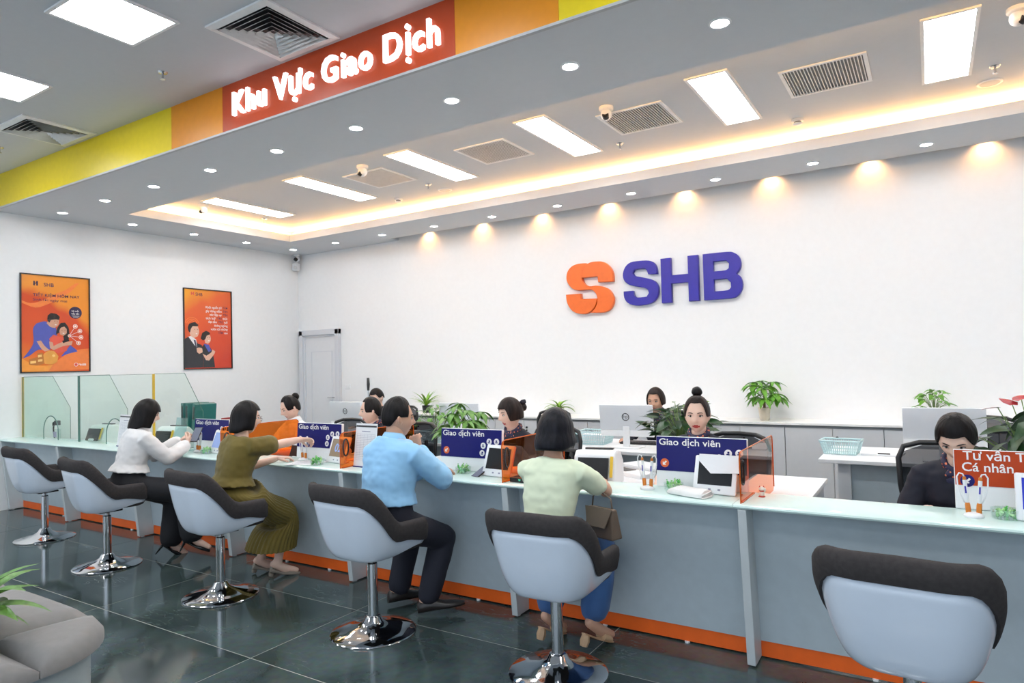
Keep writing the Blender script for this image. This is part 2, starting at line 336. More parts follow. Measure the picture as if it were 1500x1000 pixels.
# fittings positions
for x, l in ((-5.02, 'beside a turret camera and sprinkler'), (-3.52, 'between two long light panels'), (-2.03, 'partly behind a turret camera'), (-.58, 'beside the smoke detector, dark slots')):
    grille(x, 5.39, 'slatted white air grille in the recess, '+l)
for k, (x, y, a) in enumerate(((-7.57, 4.96, -.5), (-4.86, 4.96, -.4), (-2.16, 4.98, .2), (.52, 5.0, .9))): camera_dome(x, y, HR, 'white turret security camera in the recess, '+ORD[k]+' from the poster wall', a)
for k, (x, y) in enumerate(((-7.64, 5.91), (-4.78, 5.92), (-2.43, 5.9), (.47, 5.94))): sprinkler(x, y, HR, 'small metal sprinkler in the recess, '+ORD[k]+' from the poster wall')
for x, y, l in ((-4.77, 2.81, 'near the amber fascia panel'), (-7.62, 2.84, 'near the yellow fascia')): sprinkler(x, y, HU, 'small metal sprinkler on the upper ceiling '+l)
for x, y, l in ((-5.49, 6.21, 'toward the grey door'), (-.91, 6.24, 'above the topknot teller')): smoke(x, y, HR, l)
for x, y, l in ((-4.78, 6.23, 'beside a square grille'), (.46, 6.28, 'beside the turret camera furthest from the posters')): speaker(x, y, HR, l)
t = thing('corner_camera', 'white bullet camera on a bracket in the wall corner under the soffit', 'camera', (-8.72, 7.36, H))
MB().lathe([(.05, 0), (.05, -.02), (.02, -.03), (.02, -.05)], 16).build('bracket', M_wplas, t, smooth=True)
MB().sphere((0, 0, -.075), (.05, .05, .04), 14, 8).build('head', M_wplas, t, smooth='all')
MB().lathe([(.03, -.01), (.03, .03), (0, .03)], 14, Matrix.Translation((.02, -.03, -.09)) @ Matrix.Rotation(radians(60), 4, 'X')).build('lens', M_black, t, smooth=True)
t = thing('wall_sensor', 'small white wall sensor below the corner camera', 'sensor', (-8.80, 7.40, 3.09))
MB().rbox(-.04, .05, -.05, .06, 0, .13, .02).build('body', M_wplas, t, smooth=True); MB().sphere((.035, -.035, .05), .03, 12, 8).build('lens', mat('sensor_lens', (.7, .7, .7), .3), t, smooth='all')
# ------------------------------------------------------------------ logo
def spoly(P, ang=42, n=3):
    out = []; N = len(P); V = [Vector(p) for p in P]
    def soft(i):
        a = V[i]-V[i-1]; b = V[(i+1) % N]-V[i]; return a.angle(b) < radians(ang)
    for i in range(N):
        p0, p1, p2, p3 = V[i-1], V[i], V[(i+1) % N], V[(i+2) % N]
        if not soft(i): p0 = p1
        if not soft((i+1) % N): p3 = p2
        straight = not soft(i) and not soft((i+1) % N)
        for k in range(1 if straight else n):
            t = k/n; out.append(tuple(.5*((2*p1)+(p2-p0)*t+(2*p0-5*p1+4*p2-p3)*t*t+(3*p1-p0-3*p2+p3)*t**3)))
    return out
def wall_prism(polys, d, y, name, m, parent, bev=.006):
    cu = bpy.data.curves.new(name, 'CURVE'); cu.dimensions = '2D'; cu.fill_mode = 'BOTH'; cu.extrude = d/2; cu.bevel_depth = bev; cu.bevel_resolution = 1
    for P in polys:
        sp = cu.splines.new('POLY'); sp.points.add(len(P)-1); sp.use_cyclic_u = True
        for q, (a, b_) in zip(sp.points, P): q.co = (a, b_, 0, 1)
    o = bpy.data.objects.new('tmp', cu); COL.objects.link(o)
    me = bpy.data.meshes.new_from_object(o.evaluated_get(bpy.context.evaluated_depsgraph_get())); bpy.data.objects.remove(o)
    me.transform(Matrix(((1, 0, 0, 0), (0, 0, -1, y-d/2), (0, 1, 0, 0), (0, 0, 0, 1)))); me.materials.clear(); me.materials.append(m)
    ob = bpy.data.objects.new(name, me); COL.objects.link(ob); ob.parent = parent; return ob
lg = thing('wall_logo', 'large raised orange emblem and blue SHB letters mounted on the white wall', 'logo', (-2.7, YB, 2.3))
def loc_(P): return [(a+2.7, b-2.3) for a, b in P]
L_body = [(-3.568, 2.689), (-3.538, 2.681), (-3.587, 2.643), (-3.615, 2.591), (-3.622, 2.538), (-3.611, 2.474), (-3.577, 2.426), (-3.518, 2.399), (-3.43, 2.401), (-3.335, 2.379), (-3.26, 2.334), (-3.215, 2.255), (-3.214, 2.185), (-3.254, 2.117), (-3.335, 2.08), (-3.495, 2.085), (-3.449, 2.125), (-3.418, 2.19), (-3.412, 2.261), (-3.433, 2.316), (-3.48, 2.361), (-3.539, 2.372), (-3.668, 2.372), (-3.748, 2.4), (-3.802, 2.459), (-3.825, 2.529), (-3.808, 2.61), (-3.749, 2.668), (-3.667, 2.69)]
L_top = [(-3.609, 2.522), (-3.397, 2.521), (-3.39, 2.449), (-3.209, 2.442), (-3.211, 2.535), (-3.25, 2.618), (-3.324, 2.679), (-3.411, 2.693), (-3.499, 2.688), (-3.569, 2.65), (-3.605, 2.59)]
L_bot = [(-3.832, 2.319), (-3.646, 2.318), (-3.642, 2.251), (-3.424, 2.242), (-3.448, 2.166), (-3.499, 2.107), (-3.578, 2.076), (-3.658, 2.081), (-3.747, 2.117), (-3.805, 2.19), (-3.827, 2.255)]
L_S = [(-2.658, 2.484), (-2.664, 2.552), (-2.693, 2.606), (-2.753, 2.637), (-2.861, 2.645), (-2.97, 2.639), (-3.035, 2.597), (-3.069, 2.522), (-3.063, 2.452), (-3.015, 2.396), (-2.925, 2.362), (-2.817, 2.336), (-2.765, 2.306), (-2.754, 2.263), (-2.786, 2.219), (-2.857, 2.215), (-2.92, 2.221), (-2.95, 2.252), (-2.959, 2.3), (-3.068, 2.301), (-3.063, 2.235), (-3.022, 2.171), (-2.932, 2.136), (-2.824, 2.135), (-2.726, 2.156), (-2.667, 2.214), (-2.647, 2.297), (-2.666, 2.366), (-2.726, 2.414), (-2.84, 2.449), (-2.93, 2.475), (-2.959, 2.517), (-2.936, 2.556), (-2.863, 2.563), (-2.792, 2.556), (-2.77, 2.528), (-2.758, 2.49)]
L_H = [(-2.602, 2.642), (-2.495, 2.642), (-2.495, 2.440), (-2.286, 2.440), (-2.286, 2.642), (-2.180, 2.642), (-2.180, 2.139), (-2.286, 2.139), (-2.286, 2.357), (-2.495, 2.357), (-2.495, 2.139), (-2.602, 2.139)]
L_B = [(-2.114, 2.642), (-1.853, 2.64), (-1.783, 2.624), (-1.738, 2.583), (-1.717, 2.522), (-1.728, 2.452), (-1.768, 2.396), (-1.723, 2.353), (-1.706, 2.276), (-1.724, 2.207), (-1.769, 2.155), (-1.839, 2.139), (-2.114, 2.139)]
L_B1 = [(-2.014, 2.559), (-1.863, 2.557), (-1.829, 2.518), (-1.835, 2.463), (-1.879, 2.439), (-2.014, 2.439)]
L_B2 = [(-2.012, 2.359), (-1.863, 2.357), (-1.818, 2.309), (-1.817, 2.254), (-1.86, 2.219), (-2.012, 2.218)]
wall_prism([spoly(loc_(L_body))], .05, 0, 'emblem_band', M_lorange, lg); wall_prism([spoly(loc_(L_top))], .06, 0, 'emblem_bowl', M_lorange, lg); wall_prism([spoly(loc_(L_bot))], .06, 0, 'emblem_bowl', M_lorange, lg)
wall_prism([spoly(loc_(L_S))], .05, 0, 'letter', M_lblue, lg); wall_prism([loc_(L_H)], .05, 0, 'letter', M_lblue, lg); wall_prism([spoly(loc_(L_B)), spoly(loc_(L_B1)), spoly(loc_(L_B2))], .05, 0, 'letter', M_lblue, lg)
# ------------------------------------------------------------------ door, switch, cabinets
M_door = mat('door_grey', (.70, .715, .74), .45, var=.01); M_doorf = mat('door_frame_grey', (.63, .65, .69), .4, var=.01)
d = tag(MB().box(-8.68, -7.96, YB-.012, YB, 0, 2.00).build('door_1', M_door), 'grey panelled door in the logo wall', 'door', kind='structure')
b = MB(); b.box(-8.78, -8.70, YB-.06, YB, 0, 2.10); b.box(-7.95, -7.87, YB-.06, YB, 0, 2.10); b.box(-8.78, -7.87, YB-.06, YB, 2.02, 2.10)
b.box(-8.70, -8.67, YB-.035, YB, 0, 2.02); b.box(-7.98, -7.95, YB-.035, YB, 0, 2.02); b.box(-8.70, -7.95, YB-.035, YB, 1.99, 2.02); b.build('door_frame', M_doorf, d, bevel=.004)
b = MB(); x0, x1, z0, z1, e = -8.54, -8.06, .22, 1.76, .014
b.box(x0, x1, YB-.018, YB-.012, z1-e, z1); b.box(x0, x1, YB-.018, YB-.012, z0, z0+e); b.box(x0, x0+e, YB-.018, YB-.012, z0, z1); b.box(x1-e, x1, YB-.018, YB-.012, z0, z1); b.build('panel_moulding', M_doorf, d)
h = MB().tube([(-8.03, YB-.012, 1.02), (-8.03, YB-.06, 1.02), (-8.13, YB-.06, 1.02)], .009).build('door_handle', M_steel, d, smooth=True)
t = thing('light_switch', 'white double light switch plate on the wall right of the grey door', 'switch', (-7.735, YB, 1.19))
MB().rbox(-.062, .062, -.010, 0, -.04, .04, .004).build('plate', M_wplas, t); 
for x in (-.026, .026): MB().rbox(x-.018, x+.018, -.014, -.009, -.02, .02, .003).build('rocker', M_wplas, t)
t = thing('cabinet_top', 'long white worktop along the low cabinets under the logo', 'worktop', (0, 0, 0))
MB().box(-6.43, 3.0, 7.02, YB, .81, .835).build('slab', mat('cabinet_top_white', (.84, .84, .83), .35), t, bevel=.004)
for k in range(11):
    x0 = -6.42+k*.86-.0; 
    if x0 > 2.1: break
    t = thing('low_cabinet', 'light grey two-door low cabinet by the logo wall, '+ORD[k]+' from the door', 'cabinet', (x0, 7.04, 0), 0, 'low cabinets along the logo wall')
    MB().box(.002, .858, .02, YB-7.04-.002, 0, .81).build('body', M_cab, t)
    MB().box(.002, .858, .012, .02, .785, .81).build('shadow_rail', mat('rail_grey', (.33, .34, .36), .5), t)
    for q in range(2):
        dd = MB().box(.004+q*.43, .428+q*.43, 0, .019, .06, .783).build('door', M_cab, t, bevel=.002)
        if q == 1:
            MB().lathe([(.013, 0), (.013, .012), (.008, .014)], 12, Matrix.Translation((.47, 0, .70)) @ Matrix.Rotation(pi/2, 4, 'X')).build('lock', M_black, dd, smooth=True)
            MB().lathe([(.010, 0), (.010, .010)], 12, Matrix.Translation((.47, 0, .665)) @ Matrix.Rotation(pi/2, 4, 'X')).build('lock', M_black, dd, smooth=True)
# ------------------------------------------------------------------ posters
def gradmat(name, stops, rot=0.7, sc=1.0, rough=.12):
    m = bpy.data.materials.new(name); m.use_nodes = True; nt = m.node_tree; bs = nt.nodes['Principled BSDF']; bs.inputs['Roughness'].default_value = rough
    tc = nt.nodes.new('ShaderNodeTexCoord'); mp = nt.nodes.new('ShaderNodeMapping'); mp.inputs['Rotation'].default_value = (rot, 0, 0); mp.inputs['Scale'].default_value = (sc, sc, sc)
    sx = nt.nodes.new('ShaderNodeSeparateXYZ'); n = nt.nodes.new('ShaderNodeTexNoise'); n.inputs['Scale'].default_value = 2.2; ad = nt.nodes.new('ShaderNodeMath'); ad.operation = 'MULTIPLY_ADD'; ad.inputs[1].default_value = .35
    nt.links.new(tc.outputs['Object'], mp.inputs[0]); nt.links.new(mp.outputs[0], sx.inputs[0]); nt.links.new(tc.outputs['Object'], n.inputs['Vector']); nt.links.new(n.outputs['Fac'], ad.inputs[0]); nt.links.new(sx.outputs['Z'], ad.inputs[2])
    r = nt.nodes.new('ShaderNodeValToRGB'); nt.links.new(ad.outputs[0], r.inputs[0]); E_ = r.color_ramp.elements
    E_[0].position, E_[0].color = stops[0][0], (*stops[0][1], 1); E_[1].position, E_[1].color = stops[-1][0], (*stops[-1][1], 1)
    for p, c in stops[1:-1]: x = E_.new(p); x.color = (*c, 1)
    nt.links.new(r.outputs[0], bs.inputs['Base Color']); MATS[name] = m; return m
PM = {k: mat('print_'+k, c, .15, var=.05) for k, c in dict(navy=(.03, .022, .07), white=(.85, .82, .8), skin=(.62, .33, .22), skin2=(.70, .42, .31), hair=(.018, .012, .012), blue=(.08, .10, .42), red=(.72, .10, .06), gold=(.75, .33, .06), gold2=(.88, .55, .18), suit=(.028, .028, .034), swoosh=(.85, .22, .05), swoosh2=(.90, .34, .05), shirt=(.75, .73, .74), tie=(.05, .05, .09), dgold=(.5, .17, .03)).items()}
def poster(y0, y1, z0, z1, label, bgm):
    t = thing('framed_poster', label, 'poster', (XL, y0, z0)); w, h = y1-y0, z1-z0
    MF = Matrix(((0, 0, 1, 0), (1, 0, 0, 0), (0, 1, 0, 0), (0, 0, 0, 1)))   # (u,v,n) -> (n,u,v)
    b = MB(); e = .012
    b.box(.0, .022, 0, w, 0, e); b.box(.0, .022, 0, w, h-e, h); b.box(.0, .022, 0, e, e, h-e); b.box(.0, .022, w-e, w, e, h-e); b.build('frame', M_black, t)
    pr = MB().box(.002, .008, e, w-e, e, h-e).build('print', bgm, t)
    state = {'n': .0084}
    def lay(name, mk, *polys):
        bb = MB(); state['n'] += .0003
        for P in polys: bb.face(P, MF, state['n'])
        return bb.build(name, PM[mk], pr)
    def txt(s, mk, x, y, size, align='l', bold=.0, width=None):
        bb = MB(); text_into(bb, s, MF, size, x, y, 0, bold, align, width, state['n']+.0003); 
        if bb.v: bb.build('lettering', PM[mk], pr)
    return t, lay, txt, w, h
bg1 = gradmat('poster_print_a', [(.2, (.80, .26, .02)), (.5, (.72, .10, .02)), (.9, (.66, .075, .02)), (1.25, (.82, .28, .03))], .5, .9)
t, lay, txt, w, h = poster(3.486, 4.238, 1.524, 2.68, 'framed orange poster with a couple, gold piggy bank and savings lettering', bg1)
def U(x): return (x-158)/573*.752
def V(y): return (920-y)/812*1.156
def uv(*P): return [(U(a), V(b)) for a, b in P]
lay('swoosh', 'swoosh', spoly(uv((172, 330), (240, 350), (330, 325), (430, 265), (520, 225), (600, 165), (640, 158), (560, 240), (470, 300), (380, 350), (280, 385), (172, 350))))
lay('swoosh', 'swoosh2', spoly(uv((170, 800), (260, 850), (360, 862), (470, 840), (560, 800), (480, 880), (400, 905), (170, 905))))
lay('swoosh', 'swoosh', spoly(uv((440, 830), (560, 750), (640, 728), (722, 720), (722, 900), (380, 905))))
txt('SHB', 'navy', U(345), V(205), .062, bold=.01); 
lay('mark', 'navy', uv((262, 203), (262, 165), (275, 165), (275, 203)), uv((285, 203), (285, 165), (298, 165), (298, 203)), uv((262, 188), (298, 170), (298, 178), (262, 196)))
txt('TIẾT KIỆM HÔM NAY', 'navy', U(258), V(290), .046, bold=.012, width=U(642)-U(258)); txt('Sinh lời ngày mai', 'navy', U(258), V(328), .044, width=U(535)-U(258))
lay('badge', 'navy', circ(U(605), V(413), .073, 28)); txt('Lãi suất', 'white', U(605), V(405), .026, 'c', .01); txt('hấp dẫn', 'white', U(605), V(428), .026, 'c', .01); lay('fine_print', 'white', uv((575, 440), (640, 440), (640, 443), (575, 443)), uv((585, 449), (630, 449), (630, 452), (585, 452)))
# couple
lay('shirt', 'blue', spoly(uv((180, 800), (240, 720), (262, 660), (258, 560), (285, 515), (350, 495), (400, 515), (440, 545), (450, 620), (420, 700), (380, 735), (300, 730), (230, 780))))
lay('shirt', 'blue', spoly(uv((480, 790), (560, 690), (610, 730), (620, 745), (540, 765))))
lay('face', 'skin', spoly(uv((385, 480), (390, 455), (430, 450), (468, 470), (462, 520), (430, 548), (395, 540), (365, 510))))
lay('hair', 'hair', spoly(uv((372, 485), (375, 445), (400, 424), (445, 430), (474, 455), (468, 480), (440, 476), (400, 482), (388, 505))))
lay('arm', 'skin', spoly(uv((285, 660), (320, 655), (350, 700), (390, 735), (350, 745), (320, 720))))
lay('top', 'red', spoly(uv((385, 640), (420, 605), (470, 620), (520, 630), (545, 660), (530, 740), (460, 760), (420, 735))))
lay('hair', 'hair', spoly(uv((440, 605), (450, 550), (480, 505), (515, 500), (545, 540), (552, 600), (545, 645), (505, 650), (500, 600), (470, 585))))
lay('face', 'skin', spoly(uv((468, 575), (480, 545), (510, 535), (530, 555), (530, 590), (505, 612), (478, 605))))
lay('arm', 'skin', spoly(uv((385, 660), (415, 670), (420, 700), (480, 670), (520, 665), (580, 655), (570, 690), (500, 700), (420, 735), (390, 715))))
lay('phone', 'hair', uv((490, 655), (545, 640), (552, 655), (500, 675)))
lay('bank', 'gold', spoly(uv((330, 790), (350, 755), (390, 738), (430, 745), (460, 785), (450, 830), (410, 852), (350, 848))))
lay('coins', 'dgold', uv((225, 850), (225, 810), (290, 790), (290, 760), (335, 755), (345, 845), (290, 860)))
lay('coins', 'gold2', uv((235, 845), (235, 825), (280, 820), (280, 840)), uv((295, 830), (295, 812), (330, 808), (330, 826)), uv((295, 795), (295, 775), (325, 770), (325, 790)), circ(U(420), V(780), .016, 14))
for a, c_ in ((602, 530), (641, 570), (650, 623), (628, 672), (550, 612)):
    r_ = .026 if a != 550 else .018
    lay('icon', 'white', circ(U(a), V(c_), r_, 18)); lay('icon', 'swoosh', circ(U(a), V(c_), r_-.006, 18)); lay('icon', 'white', circ(U(a), V(c_), r_-.014, 8))
    if a != 550:
        du, dv = U(a)-U(550), V(c_)-V(612); l = sqrt(du*du+dv*dv); nx, ny = -dv/l*.002, du/l*.002; s0, s1 = .02/l, 1-.027/l
        lay('icon_line', 'white', [(U(550)+du*s0+nx, V(612)+dv*s0+ny), (U(550)+du*s0-nx, V(612)+dv*s0-ny), (U(550)+du*s1-nx, V(612)+dv*s1-ny), (U(550)+du*s1+nx, V(612)+dv*s1+ny)])
for ex, ey in ((428, 492), (450, 496), (488, 568), (512, 566)): lay('eye', 'hair', circ(U(ex), V(ey), .004, 8))
for ex, ey in ((436, 522), (500, 592)): lay('smile', 'white', circ(U(ex), V(ey), .011, 10, .005))
lay('mark', 'white', circ(U(604), V(857), .022, 18)); lay('mark', 'red', circ(U(604), V(857), .018, 18)); txt('*6688', 'white', U(625), V(866), .036, bold=.012)
bg2 = gradmat('poster_print_b', [(-.2, (.62, .05, .02)), (.35, (.66, .075, .025)), (.75, (.74, .13, .03)), (1.05, (.84, .36, .03))], -.5, .9)
t, lay, txt, w, h = poster(5.464, 6.225, 1.519, 2.668, 'framed red poster with a man in suit, a woman and slogan lines', bg2)
def U(x): return (x-175)/446*.761
def V(y): return (883-y)/735*1.149
for rr_ in (.06, .085, .11): lay('ring', 'swoosh', [(a, b_) for a, b_ in circ(U(250), V(480), rr_, 30, None, .3, 2.9)]+[(a, b_) for a, b_ in reversed(circ(U(250), V(480), rr_-.008, 30, None, .3, 2.9))])
txt('SHB', 'navy', U(285), V(212), .062, bold=.005); lay('mark', 'red', uv((243, 208), (243, 180), (252, 180), (252, 208)), uv((262, 208), (262, 180), (271, 180), (271, 208)), uv((243, 200), (271, 182), (271, 190), (243, 208)))
for k, (a, b_, c_) in enumerate((('Khởi nguồn từ', 'TÂM', ''), ('gây dựng niềm', 'TIN', ''), ('xác lập uy', 'TÍN', ''), ('tích luỹ', 'TRI', 'thức'), ('đạt tầm', 'TRÍ', 'tuệ'), ('không ngừng', '', ''), ('vươn tới những', '', ''), ('', 'TẦM', 'cao'))):
    y = 322+k*33.5; x = 580
    for s_, mk in ((c_, 'white'), (b_, 'navy'), (a, 'white')):
        if s_:
            wd = len(s_)*(11.5 if mk == 'white' else 14.5); txt(s_, mk, U(x), V(y), .046, 'r', .012, U(x)-U(x-wd)); x -= wd+12
lay('suit', 'suit', spoly(uv((182, 610), (215, 590), (280, 610), (300, 650), (335, 660), (345, 720), (350, 800), (345, 868), (182, 870))))
lay('shirt', 'shirt', uv((217, 588), (240, 580), (285, 612), (292, 680), (270, 665))); lay('tie', 'tie', uv((262, 615), (280, 618), (292, 690), (278, 675)))
lay('face', 'skin2', spoly(uv((230, 560), (225, 510), (255, 480), (300, 490), (313, 540), (300, 582), (270, 598), (240, 585))))
lay('hair', 'hair', spoly(uv((212, 505), (225, 470), (275, 452), (308, 478), (300, 492), (255, 492), (238, 520), (232, 550), (220, 540))))
lay('hand', 'skin2', spoly(uv((288, 690), (315, 685), (345, 695), (340, 730), (310, 743), (290, 725))))
lay('dress', 'suit', spoly(uv((335, 680), (360, 650), (400, 670), (430, 720), (445, 790), (455, 868), (345, 868), (350, 780))))
lay('arm', 'skin2', spoly(uv((340, 740), (375, 760), (420, 730), (430, 702), (458, 720), (445, 750), (400, 805), (370, 800))))
lay('face', 'skin2', spoly(uv((360, 600), (375, 565), (405, 560), (418, 595), (412, 630), (390, 650), (365, 640))))
lay('hair', 'hair', spoly(uv((325, 600), (340, 550), (375, 530), (405, 545), (412, 562), (380, 575), (365, 610), (345, 620))))
for ex, ey in ((272, 520), (296, 522), (388, 594), (406, 594)): lay('eye', 'hair', circ(U(ex), V(ey), .005, 8))
for ex, ey in ((288, 560), (399, 622)): lay('smile', 'white', circ(U(ex), V(ey), .014, 10, .006))
lay('scarf', 'blue', uv((352, 650), (400, 660), (420, 715), (395, 725)))
# ------------------------------------------------------------------ counter
FX = [-8.82, -7.53, -6.19, -4.845, -3.50, -2.157, -.813, .535, 1.88]
M_glassT = mat('worktop_glass', (.66, .83, .79), .07, spec=.6, var=.01); M_edge = mat('worktop_edge', (.66, .74, .74), .25)
wt = thing('counter_worktop', 'long pale green glass worktop along the whole service counter', 'worktop', (0, 0, 0))
for i in range(len(FX)-1):
    x0, x1 = (XL if i == 0 else FX[i]-.02), FX[i+1]-.022
    b = MB(); pr_ = [(3.60, .772), (3.60, .795), (3.288, .795), (3.277, .790), (3.273, .783), (3.277, .775), (3.29, .772)]
    vs = [Vector((x, y, z)) for x in (x0, x1) for y, z in pr_]; n = 7
    b.add(vs, [tuple(range(n)), tuple(range(2*n-1, n-1, -1))]+[(j, j+n, (j+1) % n+n, (j+1) % n) for j in range(n)])
    b.build('glass_slab', M_glassT, wt, smooth=30)
for i in range(len(FX)-1):
    x0, x1 = FX[i], FX[i+1]
    lab = ('grey counter unit with orange kickboard beside the poster wall', 'grey counter unit behind the two end stools', 'grey counter unit before the woman in white blouse', 'grey counter unit before the woman in olive dress', 'grey counter unit before the man in blue shirt', 'grey counter unit before the woman in pale yellow top', 'grey counter unit behind the empty stool next to jeans woman', 'grey counter unit at the far end of the counter')[i]
    t = thing('counter_unit', lab, 'counter', (x0, 3.35, 0), 0, 'units of the service counter')
    # leaning front panel, fin, kickboard, feet
    wdt = x1-x0
    b = MB(); b.add([Vector((x, y-3.35, z)) for x in (.04, wdt) for y, z in ((3.405, .772), (3.487, .088), (3.507, .088), (3.425, .772))], [(0, 1, 2, 3), (7, 6, 5, 4), (0, 4, 5, 1), (2, 6, 7, 3), (1, 5, 6, 2), (0, 3, 7, 4)]); b.build('front_panel', M_lgrey, t)
    b = MB(); b.add([Vector((x, y-3.35, z)) for x in (0, .040) for y, z in ((3.277, .772), (3.362, .008), (3.55, .008), (3.55, .772))], [(0, 1, 2, 3), (7, 6, 5, 4), (0, 4, 5, 1), (2, 6, 7, 3), (1, 5, 6, 2), (0, 3, 7, 4)]); b.build('fin', M_fin, t, bevel=.003)
    MB().box(.04, wdt, .142, .158, .010, .100).build('kickboard', M_orange, t)
    for fx in (.02, wdt*.4, wdt*.75): MB().lathe([(.014, 0), (.014, .010)], 8, c=(fx, .145 if fx > .03 else .05, 0)).build('foot', M_wplas, t)
# teller desk behind counter + pedestals
for i in range(len(FX)-1):
    x0, x1 = FX[i], FX[i+1]
    t = thing('teller_desk', 'white teller desk behind the counter, '+ORD[i]+' from the poster wall', 'desk', (x0, 3.61, 0), 0, 'teller desks behind the counter'); wdt = x1-x0
    xs_ = .86 if i == 6 else (.42 if i == 3 else .35 if i == 4 else .24); MB().box(xs_, wdt-.20, 0, .62, .695, .72).build('desk_top', M_desk, t); MB().box(xs_+.02, wdt-.22, .01, .03, 0, .695).build('modesty_panel', M_cab, t)
    if i == 7: continue
    t = thing('drawer_pedestal', 'white drawer pedestal behind the counter, '+ORD[i]+' from the poster wall', 'pedestal', (x1+(.17 if i == 2 else .1 if i == 3 else 0), 3.61, 0), 0, 'drawer pedestals behind the counter')
    MB().box(-.19, .23, 0, 1.0, .695, .72).build('top', M_desk, t, bevel=.003); MB().box(-.17, .21, .01, .98, .02, .695).build('body', M_cab, t)
    for q in range(3): MB().box(-.16, .20, .98, .995, .04+q*.215, .245+q*.215).build('drawer', M_desk, t)
# glass screens at the cash desk
M_cash = glassmat('screen_glass', (.84, .935, .895)); M_gold = mat('amber_edge', (.62, .40, .03), .3); M_gedge = mat('glass_edge', (.10, .20, .17), .2)
for i, (xa, xb, lab) in enumerate(((-8.80, -7.545, 'clear green glass screen with arched opening next to the poster wall'), (-7.525, -6.16, 'clear green glass screen with arched opening behind the woman in white'))):
    t = thing('glass_screen', lab, 'glass screen', (xa, 3.50, .795), 0, 'cash desk glass screens'); ww = xb-xa; hh = .685
    ac = (.66 if i == 0 else .70); ar = .165
    P = [(0, 0), (ac-ar, 0)]+[(ac-ar, .09)]+[(ac+ar*cos(a), .09+ar*sin(a)) for a in [pi-pi*k/14 for k in range(15)]]+[(ac+ar, 0), (ww, 0), (ww, hh), (0, hh)]
    cu = MB(); MX = Matrix(((1, 0, 0, 0), (0, 0, 1, 0), (0, 1, 0, 0), (0, 0, 0, 1)))
    cu.face(P, MX, 0); cu.build('pane', M_cash, t)
    arc = [(ac-ar, 0, 0), (ac-ar, 0, .09)]+[(ac+ar*cos(a), 0, .09+ar*sin(a)) for a in [pi-pi*k/14 for k in range(15)]]+[(ac+ar, 0, 0)]
    MB().tube(arc, .005, 6).build('arch_edge', M_gedge, t, smooth=True)
    b = MB(); b.box(0, ww, -.003, .003, hh-.003, hh); b.box(-.003, .002, -.004, .004, 0, hh); b.build('top_edge', M_gedge, t)
for i, (x, lab) in enumerate(((-8.81, 'glass side divider with cut corner against the poster wall'), (-7.535, 'glass side divider with cut corner between the two glass screens'), (-6.15, 'glass side divider with amber edge near the green files'))):
    t = thing('glass_divider', lab, 'glass divider', (x, 3.50, .725), 0, 'cash desk glass dividers')
    P = [(.012, .0), (.50, .0), (.50, .37), (.31, .755), (.012, .755)]
    MX = Matrix(((0, 0, 1, 0), (1, 0, 0, 0), (0, 1, 0, 0), (0, 0, 0, 1)))
    MB().face(P, MX).build('pane', M_cash, t)
    MB().tube([(0, .50, 0), (0, .50, .37), (0, .31, .755), (0, .012, .755)], .003, 5).build('pane_edge', M_gedge, t)
    MB().box(-.008, .008, -.006, .012, .072, .755).build('post', M_gold if i != 1 else M_gedge, t)
# orange acrylic dividers
M_acr = glassmat('orange_acrylic', (.90, .22, .03)); M_acre = mat('acrylic_edge', (.55, .10, .008), .2)
for i, x in enumerate((-4.845, -3.50, -2.16, -.80)):
    lab = ('translucent orange divider behind the woman in olive dress', 'translucent orange divider beside the standing form holder', 'translucent orange divider left of the woman in pale yellow', 'translucent orange divider beside the lucky cat figurine')[i]
    t = thing('acrylic_divider', lab, 'divider', (x, 3.30, .795), 0, 'orange acrylic dividers on the counter')
    MX = Matrix(((0, 0, 1, 0), (1, 0, 0, 0), (0, 1, 0, 0), (0, 0, 0, 1)))
    P = [(0, .001), (.303, .001), (.303, -.072), (.76, -.072), (.76, .235)]; P = P[:4]+[(.78, -.05), (.78, .215), (.772, .235), (.755, .245), (.035, .245), (.012, .238), (0, .215)]
    MB().face(P, MX).build('panel', M_acr, t)
    MB().tube([(0, a, b_) for a, b_ in P[4:]]+[(0, 0, 0)], .0035, 5).build('edge', M_acre, t)
    MB().tube([(0, .055+.026*cos(2*pi*k/20), .14+.058*sin(2*pi*k/20)) for k in range(21)], .006, 5).build('hand_hole_ring', M_black, t)
    MB().box(-.006, .006, .02, .28, .0005, .005).build('foot', M_acre, t)
# ------------------------------------------------------------------ stools
M_fab = mat('charcoal_fabric', (.052, .046, .046), .9, var=.12, scale=60, bump=.25, bscale=900, spec=.2); M_shell = mat('white_shell', (.68, .755, .86), .22, var=.01, coat=.3)
def sm(a, b, x): t = min(1, max(0, (x-a)/(b-a))); return t*t*(3-2*t)
def upath(a, r, yb, xs, yf, f):
    # half U path for f in 0..1 : back middle -> corner -> side front
    l1, l2, l3 = a, r*pi/2, sqrt((yf-(yb+r))**2+(xs-(a+r))**2); tot = l1+l2+l3; l = f*tot
    if l < l1: return l, yb
    if l < l1+l2: q = (l-l1)/r; return a+r*sin(q), yb+r-r*cos(q)
    q = (l-l1-l2)/l3; return a+r+(xs-a-r)*q, yb+r+(yf-yb-r)*q
def stool_pt(s, z):
    f = abs(s); sg_ = 1 if s >= 0 else -1
    tx, ty = upath(.12, .17, -.285, .305, .28, f); bx_, by = upath(.05, .10, -.155, .15, .13, f)
    g = max(0, (z-.44)/.43)**.42
    return Vector((sg_*(bx_+(tx-bx_)*g), by+(ty-by)*g, z))
